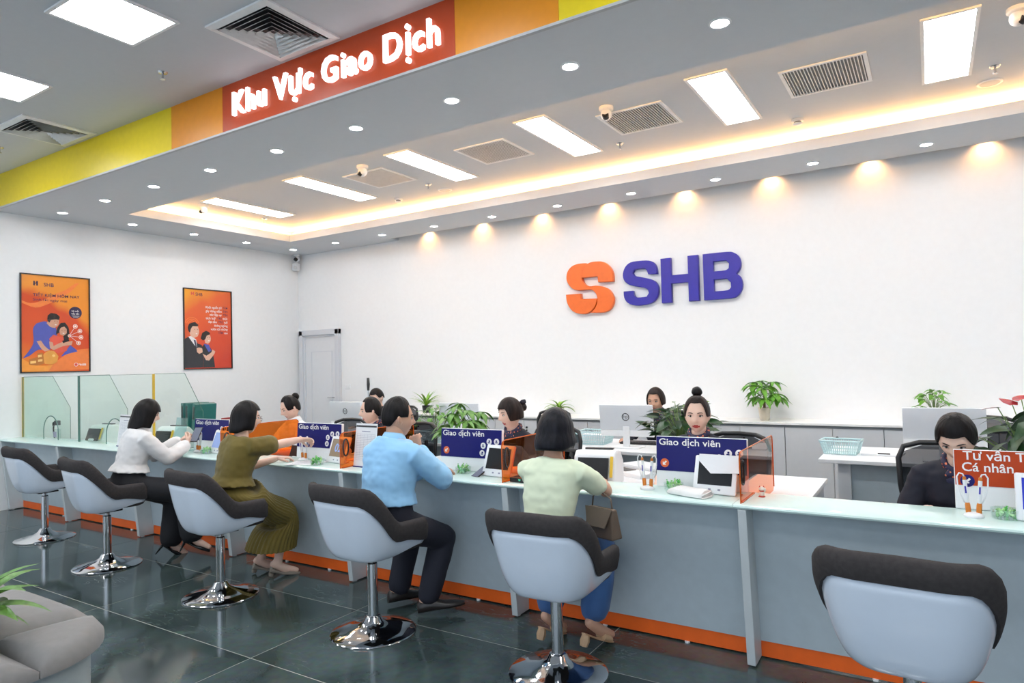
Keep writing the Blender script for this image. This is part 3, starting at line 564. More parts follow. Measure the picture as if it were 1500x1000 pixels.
def make_stool():
    root = thing('bar_stool', 'x', 'stool', group='swivel stools along the counter')
    n = 46; SS = [-1+2*i/n for i in range(n+1)]
    def zr(f): return .865-.215*sm(.30, .66, f)-.012*f-.09*sm(.90, 1.0, f)**2
    def zb(f): return .775-.235*sm(.24, .64, f)-.03*sm(.7, 1, f)
    def z0(f): return .44+.045*sm(.55, 1, f)
    b = MB(); K = 12; rings = []
    for s in SS:
        f = abs(s); a, c = z0(f), max(z0(f)+.01, zb(f)); rings.append([stool_pt(s, a+(c-a)*(k/K)**1.6) for k in range(K+1)])
    b.rings(rings, False, False, closed=False); vs = [r[0] for r in rings]; m = len(b.v)
    b.v.append((0, 0, .435))
    for i in range(n): b.f.append([m, i*(K+1), (i+1)*(K+1)]); b.m.append(0)
    b.f.append([m, n*(K+1), 0]); b.m.append(0)
    o = b.build('shell', M_shell, root, smooth='all'); sd = o.modifiers.new('solid', 'SOLIDIFY'); sd.thickness = .012; sd.offset = -1
    b = MB(); rings = []
    for i, s in enumerate(SS):
        f = abs(s); lo, hi = zb(f)-.004, zr(f); e = .002
        t_ = (stool_pt(min(1, s+.01), hi)-stool_pt(max(-1, s-.01), hi)); nn = Vector((t_.y, -t_.x, 0)).normalized()
        if nn.dot(stool_pt(s, hi)-Vector((0, .05, hi))) < 0: nn = -nn
        ring = []; th = .05
        for k in range(7): z = lo+(hi-.022-lo)*k/6; ring.append(stool_pt(s, z)+nn*(.010+.006*sin(pi*k/6)))
        top = stool_pt(s, hi-.022)
        for k in range(1, 6): q = pi*k/6; ring.append(top+nn*(.010-th/2+(th/2)*cos(q))+Vector((0, 0, .022*sin(q))))
        zin = .50
        for k in range(6): z = hi-.022+(zin-(hi-.022))*k/5; ring.append(stool_pt(s, z)+nn*(.010-th))
        ring.append(stool_pt(s, lo)+nn*(-.006)); rings.append(ring)
    b.rings(rings); b.build('upholstery', M_fab, root, smooth=50)
    P = [stool_pt(s, .60) for s in SS]; P = [Vector((p.x*.86, p.y*.86+.005, 0)) for p in P]; b = MB()
    b.rings([[Vector((p.x*k, p.y*k, z)) for p in P] for k, z in ((.80, .455), (.93, .47), (1, .50), (1, .525), (.95, .545), (.8, .553), (.3, .548))]); b.build('seat_cushion', M_fab, root, smooth=60)
    MB().lathe([(.238, 0), (.240, .006), (.232, .012), (.16, .026), (.09, .045), (.055, .066), (.042, .09), (.036, .094), (.030, .096)], 48, cap1=False).build('base', M_chrome, root, smooth=60)
    MB().lathe([(.029, .09), (.029, .385), (.024, .39), (.020, .392), (.020, .425)], 24).build('pole', M_chrome, root, smooth=40)
    MB().box(-.09, .09, -.08, .08, .424, .438).build('mount_plate', M_black, root)
    return root
stool = make_stool()
for i, (x, y, a, dz, lab) in enumerate(((-6.96, 2.94, -4, 0, 'empty white and charcoal swivel stool closest to the poster wall'), (-5.51, 2.76, -8, 0, 'white and charcoal swivel stool of the woman in white blouse'), (-4.07, 2.76, -6, 0, 'white and charcoal swivel stool of the woman in olive dress'), (-2.73, 2.80, -5, 0, 'white and charcoal swivel stool of the man in blue shirt'), (-1.585, 2.87, 3, -.045, 'white and charcoal swivel stool of the woman in jeans'), (-.10, 2.72, -4, -.01, 'empty white and charcoal swivel stool right of the woman in jeans'))):
    o = stool if i == 0 else copy_tree(stool)
    o.location = (x, y, 0); o.rotation_euler = (0, 0, radians(a)); o['label'] = lab
    if dz:
        for ch in o.children:
            if ch.name.startswith(('shell', 'uphol', 'seat', 'mount')): ch.location.z = dz
            if ch.name.startswith('pole'): ch.scale.z = (.425+dz)/.425
# ------------------------------------------------------------------ bench with planter
bn = thing('planter_bench', 'grey cushioned bench with rounded corner and pale base around a planter', 'bench', (-3.2, 1.18, 0))
M_seat = mat('grey_suede', (.21, .20, .195), .9, var=.06, scale=25, bump=.1, bscale=400, sheen=.2); M_bbase = mat('bench_base', (.40, .46, .48), .4)
def bench_out(r):  # outline: along far side (y=r) left, corner arc, right side (x=r) toward -y
    return [(-2.4, r), (-1.2, r), (-.55, r)]+[(r*sin(a), r*cos(a)) for a in [pi/2*k/10 for k in range(11)]]+[(r, -.55), (r, -1.2), (r, -1.8)]
b = MB(); R = .345
b.rings([[Vector((x, y, z)) for x, y in bench_out(R-.03)] for z in (0.0, .375)], False, False, closed=False); b.build('base', M_bbase, bn, smooth=30)
b = MB(); b.rings([[Vector((x, y, z)) for x, y in bench_out(q)] for q, z in ((R-.03, .375), (.02, .375))], False, False, closed=False); b.build('base_top', M_bbase, bn)
def cushion(poly_in, poly_out, name='cushion'):
    # loft between inner and outer polyline, puffed
    b = MB(); rows = []
    for p, q in zip(poly_in, poly_out): rows.append((Vector((*p, 0)), Vector((*q, 0))))
    n = len(rows); rings = []
    for i, (p, q) in enumerate(rows):
        fi = i/(n-1); edge = min(1, min(fi, 1-fi)/.14); pe = sqrt(max(0, 1-(1-edge)**2)); ring = []
        for k in range(13):
            t_ = k/12; e2 = min(1, min(t_+.06, (1-t_))/.15); pz = sqrt(max(0, 1-(1-e2)**2)); v = p.lerp(q, t_)
            ring.append(Vector((v.x, v.y, .405+.045*pe*pz+.016*sin(pi*t_)*sin(pi*fi))))
        ring += [Vector((q.x, q.y, .376)), Vector((p.x, p.y, .376))]; rings.append(ring)
    b.rings(rings); b.build(name, M_seat, bn, smooth=60)
g = .004; R2 = .365
cushion([(-.005*k/10, .005*(10-k)/10) for k in range(11)], [(R2*sin(pi/2*k/10), R2*cos(pi/2*k/10)) for k in range(11)])
for x0, x1 in ((-.78, -g), (-1.56, -.79), (-2.34, -1.57)):
    cushion([(x0+(x1-x0)*k/10, .0) for k in range(11)], [(x0+(x1-x0)*k/10, R2) for k in range(11)])
for x0, x1 in ((-.78, -g), (-1.56, -.79)):
    cushion([(0, x0+(x1-x0)*k/10) for k in range(11)], [(R2, x0+(x1-x0)*k/10) for k in range(11)])
MB().box(-2.3, -.01, -1.7, -.01, 0, .50).build('planter_box', M_bbase, bn, bevel=.005); MB().box(-2.2, -.1, -1.6, -.1, .50, .51).build('soil', mat('soil', (.03, .02, .014), .9, bump=.5, bscale=40), bn)
b = MB(); b.box(R-.032, R-.026, -.62, -.12, .10, .27); b.box(R-.032, R-.024, -.64, -.62, .08, .29); b.box(R-.032, R-.024, -.12, -.10, .08, .29); b.build('base_panel', M_bbase, bn)
# ------------------------------------------------------------------ people
def fabric(name, col, rough=.8, var=.06, wr=.35, wscale=14, sheen=.15):
    return mat(name, col, rough, var=var, scale=9, bump=wr, bscale=wscale, sheen=sheen)
M_skin = mat('skin_light', (.76, .51, .40), .5, var=.03, sub=.08); M_skin2 = mat('skin_tan', (.60, .34, .23), .5, var=.03, sub=.08)
M_lip = mat('lip_red', (.45, .035, .035), .35); M_lipn = mat('lip_natural', (.45, .16, .13), .45); M_eyew = mat('eye_white', (.55, .50, .48), .3); M_iris = mat('iris_dark', (.015, .009, .006), .2); M_brow = mat('brow_dark', (.04, .025, .02), .7); M_blush = mat('cheek_blush', (.66, .36, .28), .5)
M_hair = mat('black_hair', spec=.2, col=(.007, .005, .005), rough=.42, var=.5, scale=60, bump=.5, bscale=90, stretch=(1, 1, .12)); M_hairb = mat('brown_hair', spec=.2, col=(.018, .010, .008), rough=.42, var=.5, scale=60, bump=.5, bscale=90, stretch=(1, 1, .12))
M_hairn = mat('blue_black_hair', spec=.2, col=(.006, .006, .010), rough=.42, var=.4, scale=60, bump=.5, bscale=90, stretch=(1, 1, .12))
def scarfmat():
    m = bpy.data.materials.new('dotted_scarf'); m.use_nodes = True; nt = m.node_tree; bs = nt.nodes['Principled BSDF']; bs.inputs['Roughness'].default_value = .6
    v = nt.nodes.new('ShaderNodeTexVoronoi'); v.inputs['Scale'].default_value = 55; tc = nt.nodes.new('ShaderNodeTexCoord'); nt.links.new(tc.outputs['Object'], v.inputs['Vector'])
    r = nt.nodes.new('ShaderNodeValToRGB'); r.color_ramp.interpolation = 'CONSTANT'; e = r.color_ramp.elements; e[0].color = (.75, .2, .08, 1); e[1].position = .30; e[1].color = (.018, .018, .06, 1)
    nt.links.new(v.outputs['Distance'], r.inputs[0]); nt.links.new(r.outputs[0], bs.inputs['Base Color']); return m
M_scarf = scarfmat(); M_navy = fabric('navy_suit', (.010, .011, .022), sheen=0); 
def remesh(vf_list, voxel, smooth_it=4):
    mb = MB()
    for v, f in vf_list: mb.add(v, f)
    me = bpy.data.meshes.new('r'); me.from_pydata(mb.v, [], mb.f); o = bpy.data.objects.new('r', me); COL.objects.link(o)
    bm = bmesh.new(); bm.from_mesh(me); bmesh.ops.recalc_face_normals(bm, faces=bm.faces); bm.to_mesh(me); bm.free()
    r = o.modifiers.new('r', 'REMESH'); r.mode = 'VOXEL'; r.voxel_size = voxel
    if smooth_it: s = o.modifiers.new('s', 'SMOOTH'); s.factor = .5; s.iterations = smooth_it
    e = bpy.data.meshes.new_from_object(o.evaluated_get(bpy.context.evaluated_depsgraph_get()))
    v = [x.co.copy() for x in e.vertices]; f = [list(p.vertices) for p in e.polygons]
    bpy.data.objects.remove(o); bpy.data.meshes.remove(me); bpy.data.meshes.remove(e); return v, f
def loft(C, A, B, RX, RY, n=20, p=2.0):
    # centres, per-ring axes and radii -> closed solid
    R = []
    for c, a, b, rx, ry in zip(C, A, B, RX, RY):
        ring = []
        for j in range(n):
            t = 2*pi*j/n; x, y = cos(t), sin(t)
            if p != 2.0: x = math.copysign(abs(x)**(2/p), x); y = math.copysign(abs(y)**(2/p), y)
            ring.append(c+a*(rx*x)+b*(ry*y))
        R.append(ring)
    m = MB(); m.rings(R); return [Vector(v) for v in m.v], m.f
def limb(pts, rad, n=14, ext=True):
    m = MB(); pts = [Vector(p) for p in pts]; rad = list(rad)
    if ext:   # rounded ends
        d0 = (pts[0]-pts[1]).normalized(); d1 = (pts[-1]-pts[-2]).normalized()
        pts = [pts[0]+d0*rad[0]*.85, pts[0]+d0*rad[0]*.55]+pts+[pts[-1]+d1*rad[-1]*.55, pts[-1]+d1*rad[-1]*.85]; rad = [rad[0]*.45, rad[0]*.82]+rad+[rad[-1]*.82, rad[-1]*.45]
    m.tube(pts, rad, n); return [Vector(v) for v in m.v], m.f
def ik(a, t, l1, l2, pole):
    a, t, pole = Vector(a), Vector(t), Vector(pole); d = t-a; L = d.length
    if L > (l1+l2)*.998: t = a+d.normalized()*(l1+l2)*.998; d = t-a; L = d.length
    x = (l1*l1-l2*l2+L*L)/(2*L); h = sqrt(max(0, l1*l1-x*x)); u = d.normalized(); q = pole-u*pole.dot(u)
    return a+u*x+q.normalized()*h, t
def head_geo():
    n, k = 56, 52; V_, F_, MI = [], [], []
    def g(x, s): return exp(-(x/s)**2)
    for i in range(k+1):
        th = pi*i/k
        for j in range(n):
            ph = 2*pi*j/n; dx, dy, dz = sin(th)*cos(ph), sin(th)*sin(ph), -cos(th)
            x, y, z = .077*dx, .090*dy, .114*dz
            if dz < 0: x *= 1-.34*(-dz)**1.6; y = y*(1-.10*(-dz)) if dy > 0 else y*(1-.45*(-dz)**1.2)
            if dy > 0:
                y *= .95; f = dy**.5
                y += f*(.021*g(x, .0105)*g(z+.026, .014)+.011*g(x, .010)*g(z+.004, .022)+.004*g(x, .03)*g(z-.026, .012))
                for sx in (-1, 1): y -= f*.009*g(x-sx*.030, .017)*g(z-.002, .013); y += f*.004*g(x-sx*.036, .02)*g(z+.035, .02); y += f*.004*g(x-sx*.011, .006)*g(z+.030, .007)
                y += f*(.0065*g(x, .020)*g(z+.058, .0055)+.0065*g(x, .017)*g(z+.070, .006)-.003*g(x, .022)*g(z+.0635, .003)+.009*g(x, .022)*g(z+.095, .016))
            V_.append(Vector((x, y, z)))
    for i in range(k):
        for j in range(n):
            a, b = i*n+j, i*n+(j+1) % n; F_.append([a, b, b+n, a+n])
            c = (V_[a]+V_[b]+V_[b+n]+V_[a+n])/4
            lip = c.y > .05 and abs(c.x) < .0235 and abs(c.z+.064) < .0105*(1-(abs(c.x)/.026)**2)+.001
            MI.append(1 if lip else 0)
    def addm(mb, mi):
        k0 = len(V_); V_.extend(Vector(v) for v in mb.v)
        for f in mb.f: F_.append([i+k0 for i in f]); MI.append(mi)
    for sx in (-1, 1):
        addm(MB().sphere((sx*.0715, -.006, -.008), (.008, .018, .030), 10, 8), 0); addm(MB().sphere((sx*.0775, -.012, .000), (.008, .012, .020), 10, 8), 0)
        addm(MB().sphere((sx*.0305, .0715, .002), (.0130, .008, .0050), 12, 8), 2); addm(MB().sphere((sx*.0300, .0745, .0022), (.0066, .0064, .0056), 10, 8), 3)
        lid = MB(); P = [Vector((sx*(.0305+.0155*cos(t)), .0765-.006*abs(cos(t))**2, .0025+.0075*sin(t))) for t in [pi*q/8 for q in range(9)]]; lid.tube(P, .0017, 5); addm(lid, 3)
        br = MB(); br.tube([(sx*.014, .0835, .0205), (sx*.026, .0825, .0245), (sx*.038, .0755, .0245), (sx*.047, .066, .020)], [.0022, .0030, .0028, .0012], 6); addm(br, 4)
    return V_, F_, MI
HEAD = head_geo()
def hair_geo(tf=50, ts=80, tb=105, fa=52, ds=0, db=0, vol=.014, curl=.3, flare=.0, part=0, nz=.0025, back=0, hug=0):
    na, nt = 64, 22; mb = MB(); rings = []
    for t_i in range(nt+1):
        ring = []
        for j in range(na):
            a = -pi+2*pi*j/na; aa = abs(math.degrees(a))
            te = tf+(ts-tf)*sm(fa-12, fa+14, aa)+(tb-ts)*sm(95, 135, aa); D = ds*sm(fa-6, fa+10, aa)*(1-sm(95, 135, aa))+db*sm(95, 135, aa)
            if part: te += part*math.degrees(a)/60*(1-sm(fa-12, fa+10, aa))
            arc = radians(te)*.1; tot = arc+D; l = tot*t_i/nt; q = 0
            if l <= arc or D < 1e-5: th = radians(te)*min(1, l/arc); dz_ = 0
            else: th = radians(te); dz_ = l-arc; q = dz_/D
            vo = vol*(1-hug*.85*(t_i/nt)**2); rx, ry, rz = .077+vo, .092+vo+back*(aa > 90), .114+vo
            x, y, z = sin(th)*sin(a)*rx, sin(th)*cos(a)*ry, cos(th)*rz
            if y > 0: y *= .96
            k = 1+flare*sin(min(1, q*1.2)*pi/2)-curl*.35*max(0, q-.55)**2*4*.5
            nn_ = noise.noise(Vector((a*7, l*4, tf)))*nz+noise.noise(Vector((a*20, l*3, ts)))*nz*.6
            rr_ = sqrt(x*x+y*y)+1e-6; ring.append(Vector((x*k+x/rr_*nn_, y*k+y/rr_*nn_, z-dz_)))
        rings.append(ring)
    mb.rings(rings, False, False); return mb
def hand_geo(side, curl=.35, spread=1.0, thumb=.6, k=1.0):
    # wrist at origin, fingers +Y, palm faces -Z, thumb toward side*-X (right hand palm down: thumb at -X)
    P = []; s = -side
    P.append(loft([Vector((0, y, 0)) for y in (-.045, -.02, .0, .03, .06, .085, .094)], [Vector((1, 0, 0))]*7, [Vector((0, 0, 1))]*7, [.020, .021, .024, .034, .039, .038, .030], [.016, .016, .016, .015, .0135, .011, .007], 16, 2.5))
    for q, (x, l) in enumerate(((.029, .070), (.0098, .078), (-.0098, .073), (-.028, .058))):
        x *= s; a = s*(.09-.06*q)*spread; p = Vector((x, .082, .001)); pts = [p]; bend = 0
        for ph, fr in enumerate((.45, .31, .24)):
            bend += curl*(1.0+.25*ph)*(1+.08*q); d = Vector((sin(a), cos(a)*cos(bend), -cos(a)*sin(bend))); p = p+d*l*fr; pts.append(p)
        P.append(limb(pts, [.0088, .0082, .0076, .0066], 10))
    pts = [Vector((s*.016, .012, -.004)), Vector((s*.040, .042, -.012)), Vector((s*(.040+.020*thumb), .070, -.020-.010*curl)), Vector((s*(.040+.016*thumb), .094, -.028-.03*curl))]
    P.append(limb(pts, [.013, .0115, .0095, .0075], 10))
    v, f = remesh(P, .0034, 2); return [x*k for x in v], f
def basis(y, z):
    y = Vector(y).normalized(); z = Vector(z); x = y.cross(z).normalized(); z = x.cross(y); return Matrix(((x.x, y.x, z.x), (x.y, y.y, z.y), (x.z, y.z, z.z)))
def vnoise(v, amp, fr):
    return [p+Vector((noise.noise(p*fr), noise.noise(p*fr+Vector((9, 3, 1))), noise.noise(p*fr*1.0+Vector((2, 7, 5)))))*amp for p in v]
def put(name, v, f, m, parent, mi=None, smooth='all'):
    mb = MB(); mb.add(v, f)
    if mi: mb.m = list(mi)
    return mb.build(name, m, parent, smooth=smooth)
def person(label, x, y, yaw, seat, s=1.0, male=False, lean=10, head=(0, 0, 0), hands=None, feet=None, skin=None, lips=None, hair=None, hairm=None, top=None, topm=None, sleeve=1.0, bottom='trousers', botm=None, shoe='pump', shoem=None, scarf=False, loose=.0, group=None, poles=None, collar=None, vox=.008, extra_hair=None, look=None):
    skin = skin or M_skin; lips = lips or M_lipn; Mr = Matrix.Translation((x, y, 0)) @ Matrix.Rotation(radians(yaw), 4, 'Z'); Mi = Mr.inverted()
    loc = lambda p: Mi @ Vector(p); ldir = lambda d: Mi.to_3x3() @ Vector(d)
    Z = Vector((0, 0, 1)); X = Vector((1, 0, 0)); ln = radians(lean)
    P0 = Vector((0, 0, seat+.085*s))
    def spine(d):
        # d in body units from pelvis, curved lean
        n = 24; p = P0.copy(); st = d/n; th = 0
        for i in range(n): th = ln*min(1.15, .25+1.0*max(0, (i+.5)*st)/.40); p = p+Vector((0, sin(th), cos(th)))*st*s
        return p, th
    if male: T = [(-.09, .12, .10, 0), (-.04, .160, .120, 0), (.02, .165, .120, 0), (.10, .150, .112, 0), (.18, .150, .108, 0), (.26, .160, .115, 0), (.34, .172, .118, .005), (.41, .175, .100, 0), (.455, .130, .078, 0), (.485, .080, .066, 0), (.51, .058, .058, 0)]
    else: T = [(-.09, .12, .10, 0), (-.04, .168, .125, 0), (.02, .168, .124, 0), (.10, .138, .104, 0), (.17, .120, .092, 0), (.25, .130, .100, .008), (.32, .142, .112, .016), (.39, .146, .092, .004), (.435, .115, .072, 0), (.465, .070, .058, 0), (.49, .048, .050, 0)]
    def torso(add, d0=-1, d1=1, extra=lambda d: 0):
        C, A, B, RX, RY = [], [], [], [], []
        for d, rx, ry, fo in T:
            if d < d0 or d > d1: continue
            p, th = spine(d); Fv = Vector((0, cos(th), -sin(th))); C.append(p+Fv*fo*s); A.append(X); B.append(Fv); e = add+extra(d); RX.append((rx+e)*s); RY.append((ry+e)*s)
        return loft(C, A, B, RX, RY, 28, 2.3)
    nb, nth = spine(.485); sh_c, sth = spine(.398); sw = (.176 if male else .150)*s
    Hn = Vector((0, sin(nth*.6), cos(nth*.6))); hc = nb+Hn*.116*s+Vector((0, .020*s, 0))
    hy, hp, hr = [radians(a) for a in head]; HM = Matrix.Translation(hc) @ Matrix.Rotation(hy, 4, 'Z') @ Matrix.Rotation(hp, 4, 'X') @ Matrix.Rotation(hr, 4, 'Y') @ Matrix.Scale((1.03 if male else 1.02)*max(s, .96), 4)
    body = [torso(-.008, extra=lambda d: (-.006 if .36 < d < .44 else 0)+(-.03 if bottom == 'skirt' and d < .12 else 0))]; body.append(limb([nb-Hn*.05*s, nb+Hn*.05*s, hc-Hn*.035*s+Vector((0, -.018*s, 0))], [.056*s, (.054 if male else .046)*s, (.055 if male else .048)*s]))
    arms = {}; up, fo = .272*s, .245*s; handv = []
    for sd, k in (('L', -1), ('R', 1)):
        S0 = sh_c+Vector((k*sw, 0, .0)); tgt, hd, hn, cu = hands[sd]; tw = loc(tgt)
        pole = ldir(poles[sd]) if poles and sd in poles else Vector((k*.6, -.3, -1)); el, wr = ik(S0, tw, up, fo, pole); arms[sd] = (S0, el, wr)
        r = 1.1 if male else 1.0
        body.append(limb([S0, S0.lerp(el, .5), el], [.030*s*r, .037*s*r, .035*s*r])); body.append(limb([el, el.lerp(wr, .35), wr], [.036*s*r, .036*s*r, .023*s*r]))
        hv, hf = hand_geo(k, cu, k=.95*s*(1.06 if male else .95)); B3 = basis(ldir(hd), ldir(hn)); handv.append(([wr+B3 @ p for p in hv], hf))
    legs = {}; th_l, sh_l = .405*s, .385*s
    for sd, k in (('L', -1), ('R', 1)):
        Hj = P0+Vector((k*.088*s, .02, -.02*s)); an, toe = feet[sd]; aw = loc(an); kn, aw = ik(Hj, aw, th_l, sh_l, Vector((k*.05, .7, 1))); legs[sd] = (Hj, kn, aw, ldir(toe))
        r = 1.08 if male else 1.0
        body.append(limb([Hj, Hj.lerp(kn, .5), kn], [(.058 if bottom == 'skirt' else .078)*s, .062*s*r, .050*s*r])); body.append(limb([kn, kn.lerp(aw, .3), aw.lerp(kn, .25), aw], [.052*s, .053*s*r, .036*s, .032*s]))
        fv = (Vector((ldir(toe).x, ldir(toe).y, 0))).normalized(); tip = ldir(toe).normalized()
        body.append(limb([aw+tip*-.03*s, aw+tip*.05*s+Vector((0, 0, -.035*s)), aw+tip*.14*s+Vector((0, 0, -.052*s))], [.030*s, .032*s, .022*s]))
    v, f = remesh(body, vox, 5); mi = [0]*len(f); V_, F_ = list(v), [list(q) for q in f]
    for hv, hf in handv:
        k0 = len(V_); V_ += hv; F_ += [[i+k0 for i in q] for q in hf]; mi += [0]*len(hf)
    k0 = len(V_); V_ += [HM @ p for p in HEAD[0]]; F_ += [[i+k0 for i in q] for q in HEAD[1]]; mi += HEAD[2]
    root = put('person', V_, F_, [skin, lips, M_eyew, M_iris, M_brow], None, mi); root.matrix_world = Mr; tag(root, label, 'person', group)
    # top
    if top:
        tk = top.get('tuck', True); add = .014+loose; L_ = [torso(add, top.get('hem', .06), .49 if male else .47, lambda d: (top.get('blouse', .012) if tk and .0 < d < .14 else 0)+(.004 if d > .36 else 0))]
        for sd, k in (('L', -1), ('R', 1)):
            S0, el, wr = arms[sd]; r = (1.12 if male else 1.0); e = .013+loose*.9; b0 = S0-Vector((k*.055*s, 0, -.022*s))
            if sleeve <= .6: en = S0.lerp(el, sleeve/.6*.95); L_.append(limb([b0, S0, en], [.042*s+e*.6, .048*s*r+e*.7, .043*s*r+e+.006], 16, True))
            else:
                q = (sleeve-.6)/.4; en = el.lerp(wr, q*.97); L_.append(limb([b0, S0, S0.lerp(el, .5), el], [.042*s+e*.6, .047*s*r+e*.7, .043*s*r+e, .039*s*r+e], 16)); L_.append(limb([el, el.lerp(en, .5), en], [.041*s*r+e, .039*s*r+e, .029*s*r+e*.8+top.get('cuff', 0)], 16))
        v, f = remesh(L_, .0085, 4); v = vnoise(v, .009, 8); v = [Vector((p.x, p.y, p.z)) + Vector((1, 1, 0))*.0035*noise.noise(Vector((p.x*9, p.y*9, p.z*30))) for p in v]; v = vnoise(v, .003, 30); sh = put('top', v, f, topm, root); sh['label'] = top.get('label', 'top')
        if collar:
            mb = MB(); cb, cth = spine(.475); Fv = Vector((0, cos(cth), -sin(cth))); Uv = Vector((0, sin(cth), cos(cth))); rg = []
            for z_, k_ in ((-.02, 1.18), (.018, 1.02), (.042, .98), (.030, 1.10), (-.008, 1.30)):
                rg.append([cb+Uv*(z_*s)+(X*cos(t)*.062*s+Fv*sin(t)*.064*s)*k_+Uv*(-.018*s*max(0, sin(t))) for t in [2*pi*j/24 for j in range(24)]])
            mb.rings(rg, False, False); o = mb.build('collar', collar, root, smooth='all')
    if scarf:
        mb = MB(); cb, cth = spine(.468); Fv = Vector((0, cos(cth), -sin(cth))); Uv = Vector((0, sin(cth), cos(cth)))
        rg = []
        for t in [2*pi*j/28 for j in range(29)]:
            c = cb+(X*cos(t)*.060+Fv*sin(t)*.064)*s+Uv*(.020-.034*max(0, sin(t)))*s; o_ = (X*cos(t)+Fv*sin(t)); rg.append([c+o_*.014*s*cos(q)*(1+.15*sin(t*5))+Uv*.026*s*sin(q) for q in [2*pi*m_/8 for m_ in range(8)]])
        mb.rings(rg, False, False); kp = cb+Fv*.078*s-Uv*.020*s; mb.sphere(kp, (.020*s, .016*s, .018*s), 10, 8)
        for k in (-1, 1):
            mb.tube([kp, kp+X*k*.030*s-Uv*.03*s+Fv*.012*s, kp+X*k*.045*s-Uv*.09*s+Fv*.01*s], [.010, .024, .018], 8, .35, up=(0, 1, 0)); mb.tube([kp, kp+X*k*.035*s+Uv*.006*s, kp+X*k*.052*s-Uv*.012*s], [.008, .020, .010], 8, .5, up=(0, 1, 0))
        mb.build('neck_scarf', M_scarf, root, smooth='all')
    if bottom == 'trousers':
        e = .012; L_ = [torso(e, -.10, .18)]
        for sd in 'LR':
            Hj, kn, aw, td = legs[sd]; q = botm[1]; en = kn.lerp(aw, botm[2]); L_.append(limb([Hj, Hj.lerp(kn, .5), kn], [.086*s+e, .074*s+e+q*.4, .058*s+e+q], 18)); L_.append(limb([kn, kn.lerp(en, .5), en], [.058*s+e+q, .054*s+e+q, .044*s+e+q*1.2], 18))
        v, f = remesh(L_, .0095, 4); v = vnoise(v, .006, 9); put('trousers', v, f, botm[0], root)
    elif bottom == 'skirt':
        kL, kR = legs['L'][1], legs['R'][1]; kn = (kL+kR)/2; wp, _ = spine(.115); hip = P0+Vector((0, .06, 0)); n = 96; rg = []
        path = [(wp, .128, .098, 0, 90), (spine(.06)[0], .152, .118, .0, 90), (P0+Vector((0, .02, .03)), .20, .155, .002, 70), (P0+Vector((0, .075, -.005)), .208, .15, .003, 46), (P0+Vector((0, .16, .02))*1.0, .208, .135, .004, 20), (P0.lerp(kn, .65)+Vector((0, 0, .0)), .205, .125, .006, 5), (kn+Vector((0, .02, .0)), .20, .115, .008, -20), (kn+Vector((0, .018, -.03)), .205, .135, .009, -40), (kn+Vector((0, .0, -.09)), .205, .15, .011, -60), (kn+Vector((-.01, -.03, -.17)), .205, .17, .014, -85), (kn+Vector((-.02, -.045, -.25)), .21, .18, .016, -92)]
        for c, rx, ry, rip, ang in path:
            a = radians(ang); Fv = Vector((0, sin(a), -cos(a))) if True else 0; up_ = Vector((0, -sin(a), cos(a)))
            up_ = Vector((0, abs(sin(a)) if ang > 45 else -sin(a), cos(a))) if ang <= 45 else Vector((0, 1, 0))
            if ang <= -55: up_ = Vector((0, 1, 0))
            elif ang == -40: up_ = Vector((0, .72, .69))
            elif ang == 46: up_ = Vector((0, .7, .7))
            elif ang < 45: up_ = Vector((0, .25 if ang < 0 else 0, 1)).normalized()
            rg.append([c+X*(rx*s+rip*cos(j*pi*.66))*cos(2*pi*j/n)+up_*(ry*s+rip*cos(j*pi*.66))*sin(2*pi*j/n) for j in range(n)])
        LL = []
        for sd in 'LR':
            Hj, kk, aw, td = legs[sd]; LL.append(limb([Hj, kk], [.072*s, .062*s], 14)); LL.append(limb([kk, kk.lerp(aw, .48)], [.062*s, .062*s], 14))
        lv, lf = remesh(LL, .010, 3); put('skirt_lining', lv, lf, botm[0], root)
        mb = MB(); 
        for i_ in range(len(rg)-1): pass
        mb.rings(rg, False, False); o = mb.build('skirt', botm[0], root, smooth='all'); sb = o.modifiers.new('s', 'SUBSURF'); sb.levels = sb.render_levels = 1
        bl = MB(); bl.rings([[c_+(X*cos(2*pi*j/28)*.136*s+Vector((0, 1, 0))*sin(2*pi*j/28)*.108*s) for j in range(28)] for c_ in (spine(.095)[0], spine(.135)[0])], False, False); bl.build('belt', botm[1], root, smooth='all')
    # shoes
    for sd in 'LR':
        Hj, kn, aw, td = legs[sd]; t3 = td.normalized(); shin = (aw-kn).normalized(); sidev = t3.cross(Vector((0, 0, 1))).normalized(); upv = sidev.cross(t3).normalized(); mb = MB(); sc_ = s*(1.12 if male else 1.0)
        hl = .06 if shoe in ('heel', 'mule') else (.02 if shoe == 'pump' else 0.012); base = aw-upv*.068*s
        def ring(l, wv, h, zo, nn=14): c = base+t3*l*sc_+upv*(zo); return [c+sidev*(wv*sc_*cos(q))+upv*(h*(.5+.5*sin(q)) if sin(q) > 0 else h*.5+h*.5*sin(q)) for q in [2*pi*j/nn for j in range(nn)]]
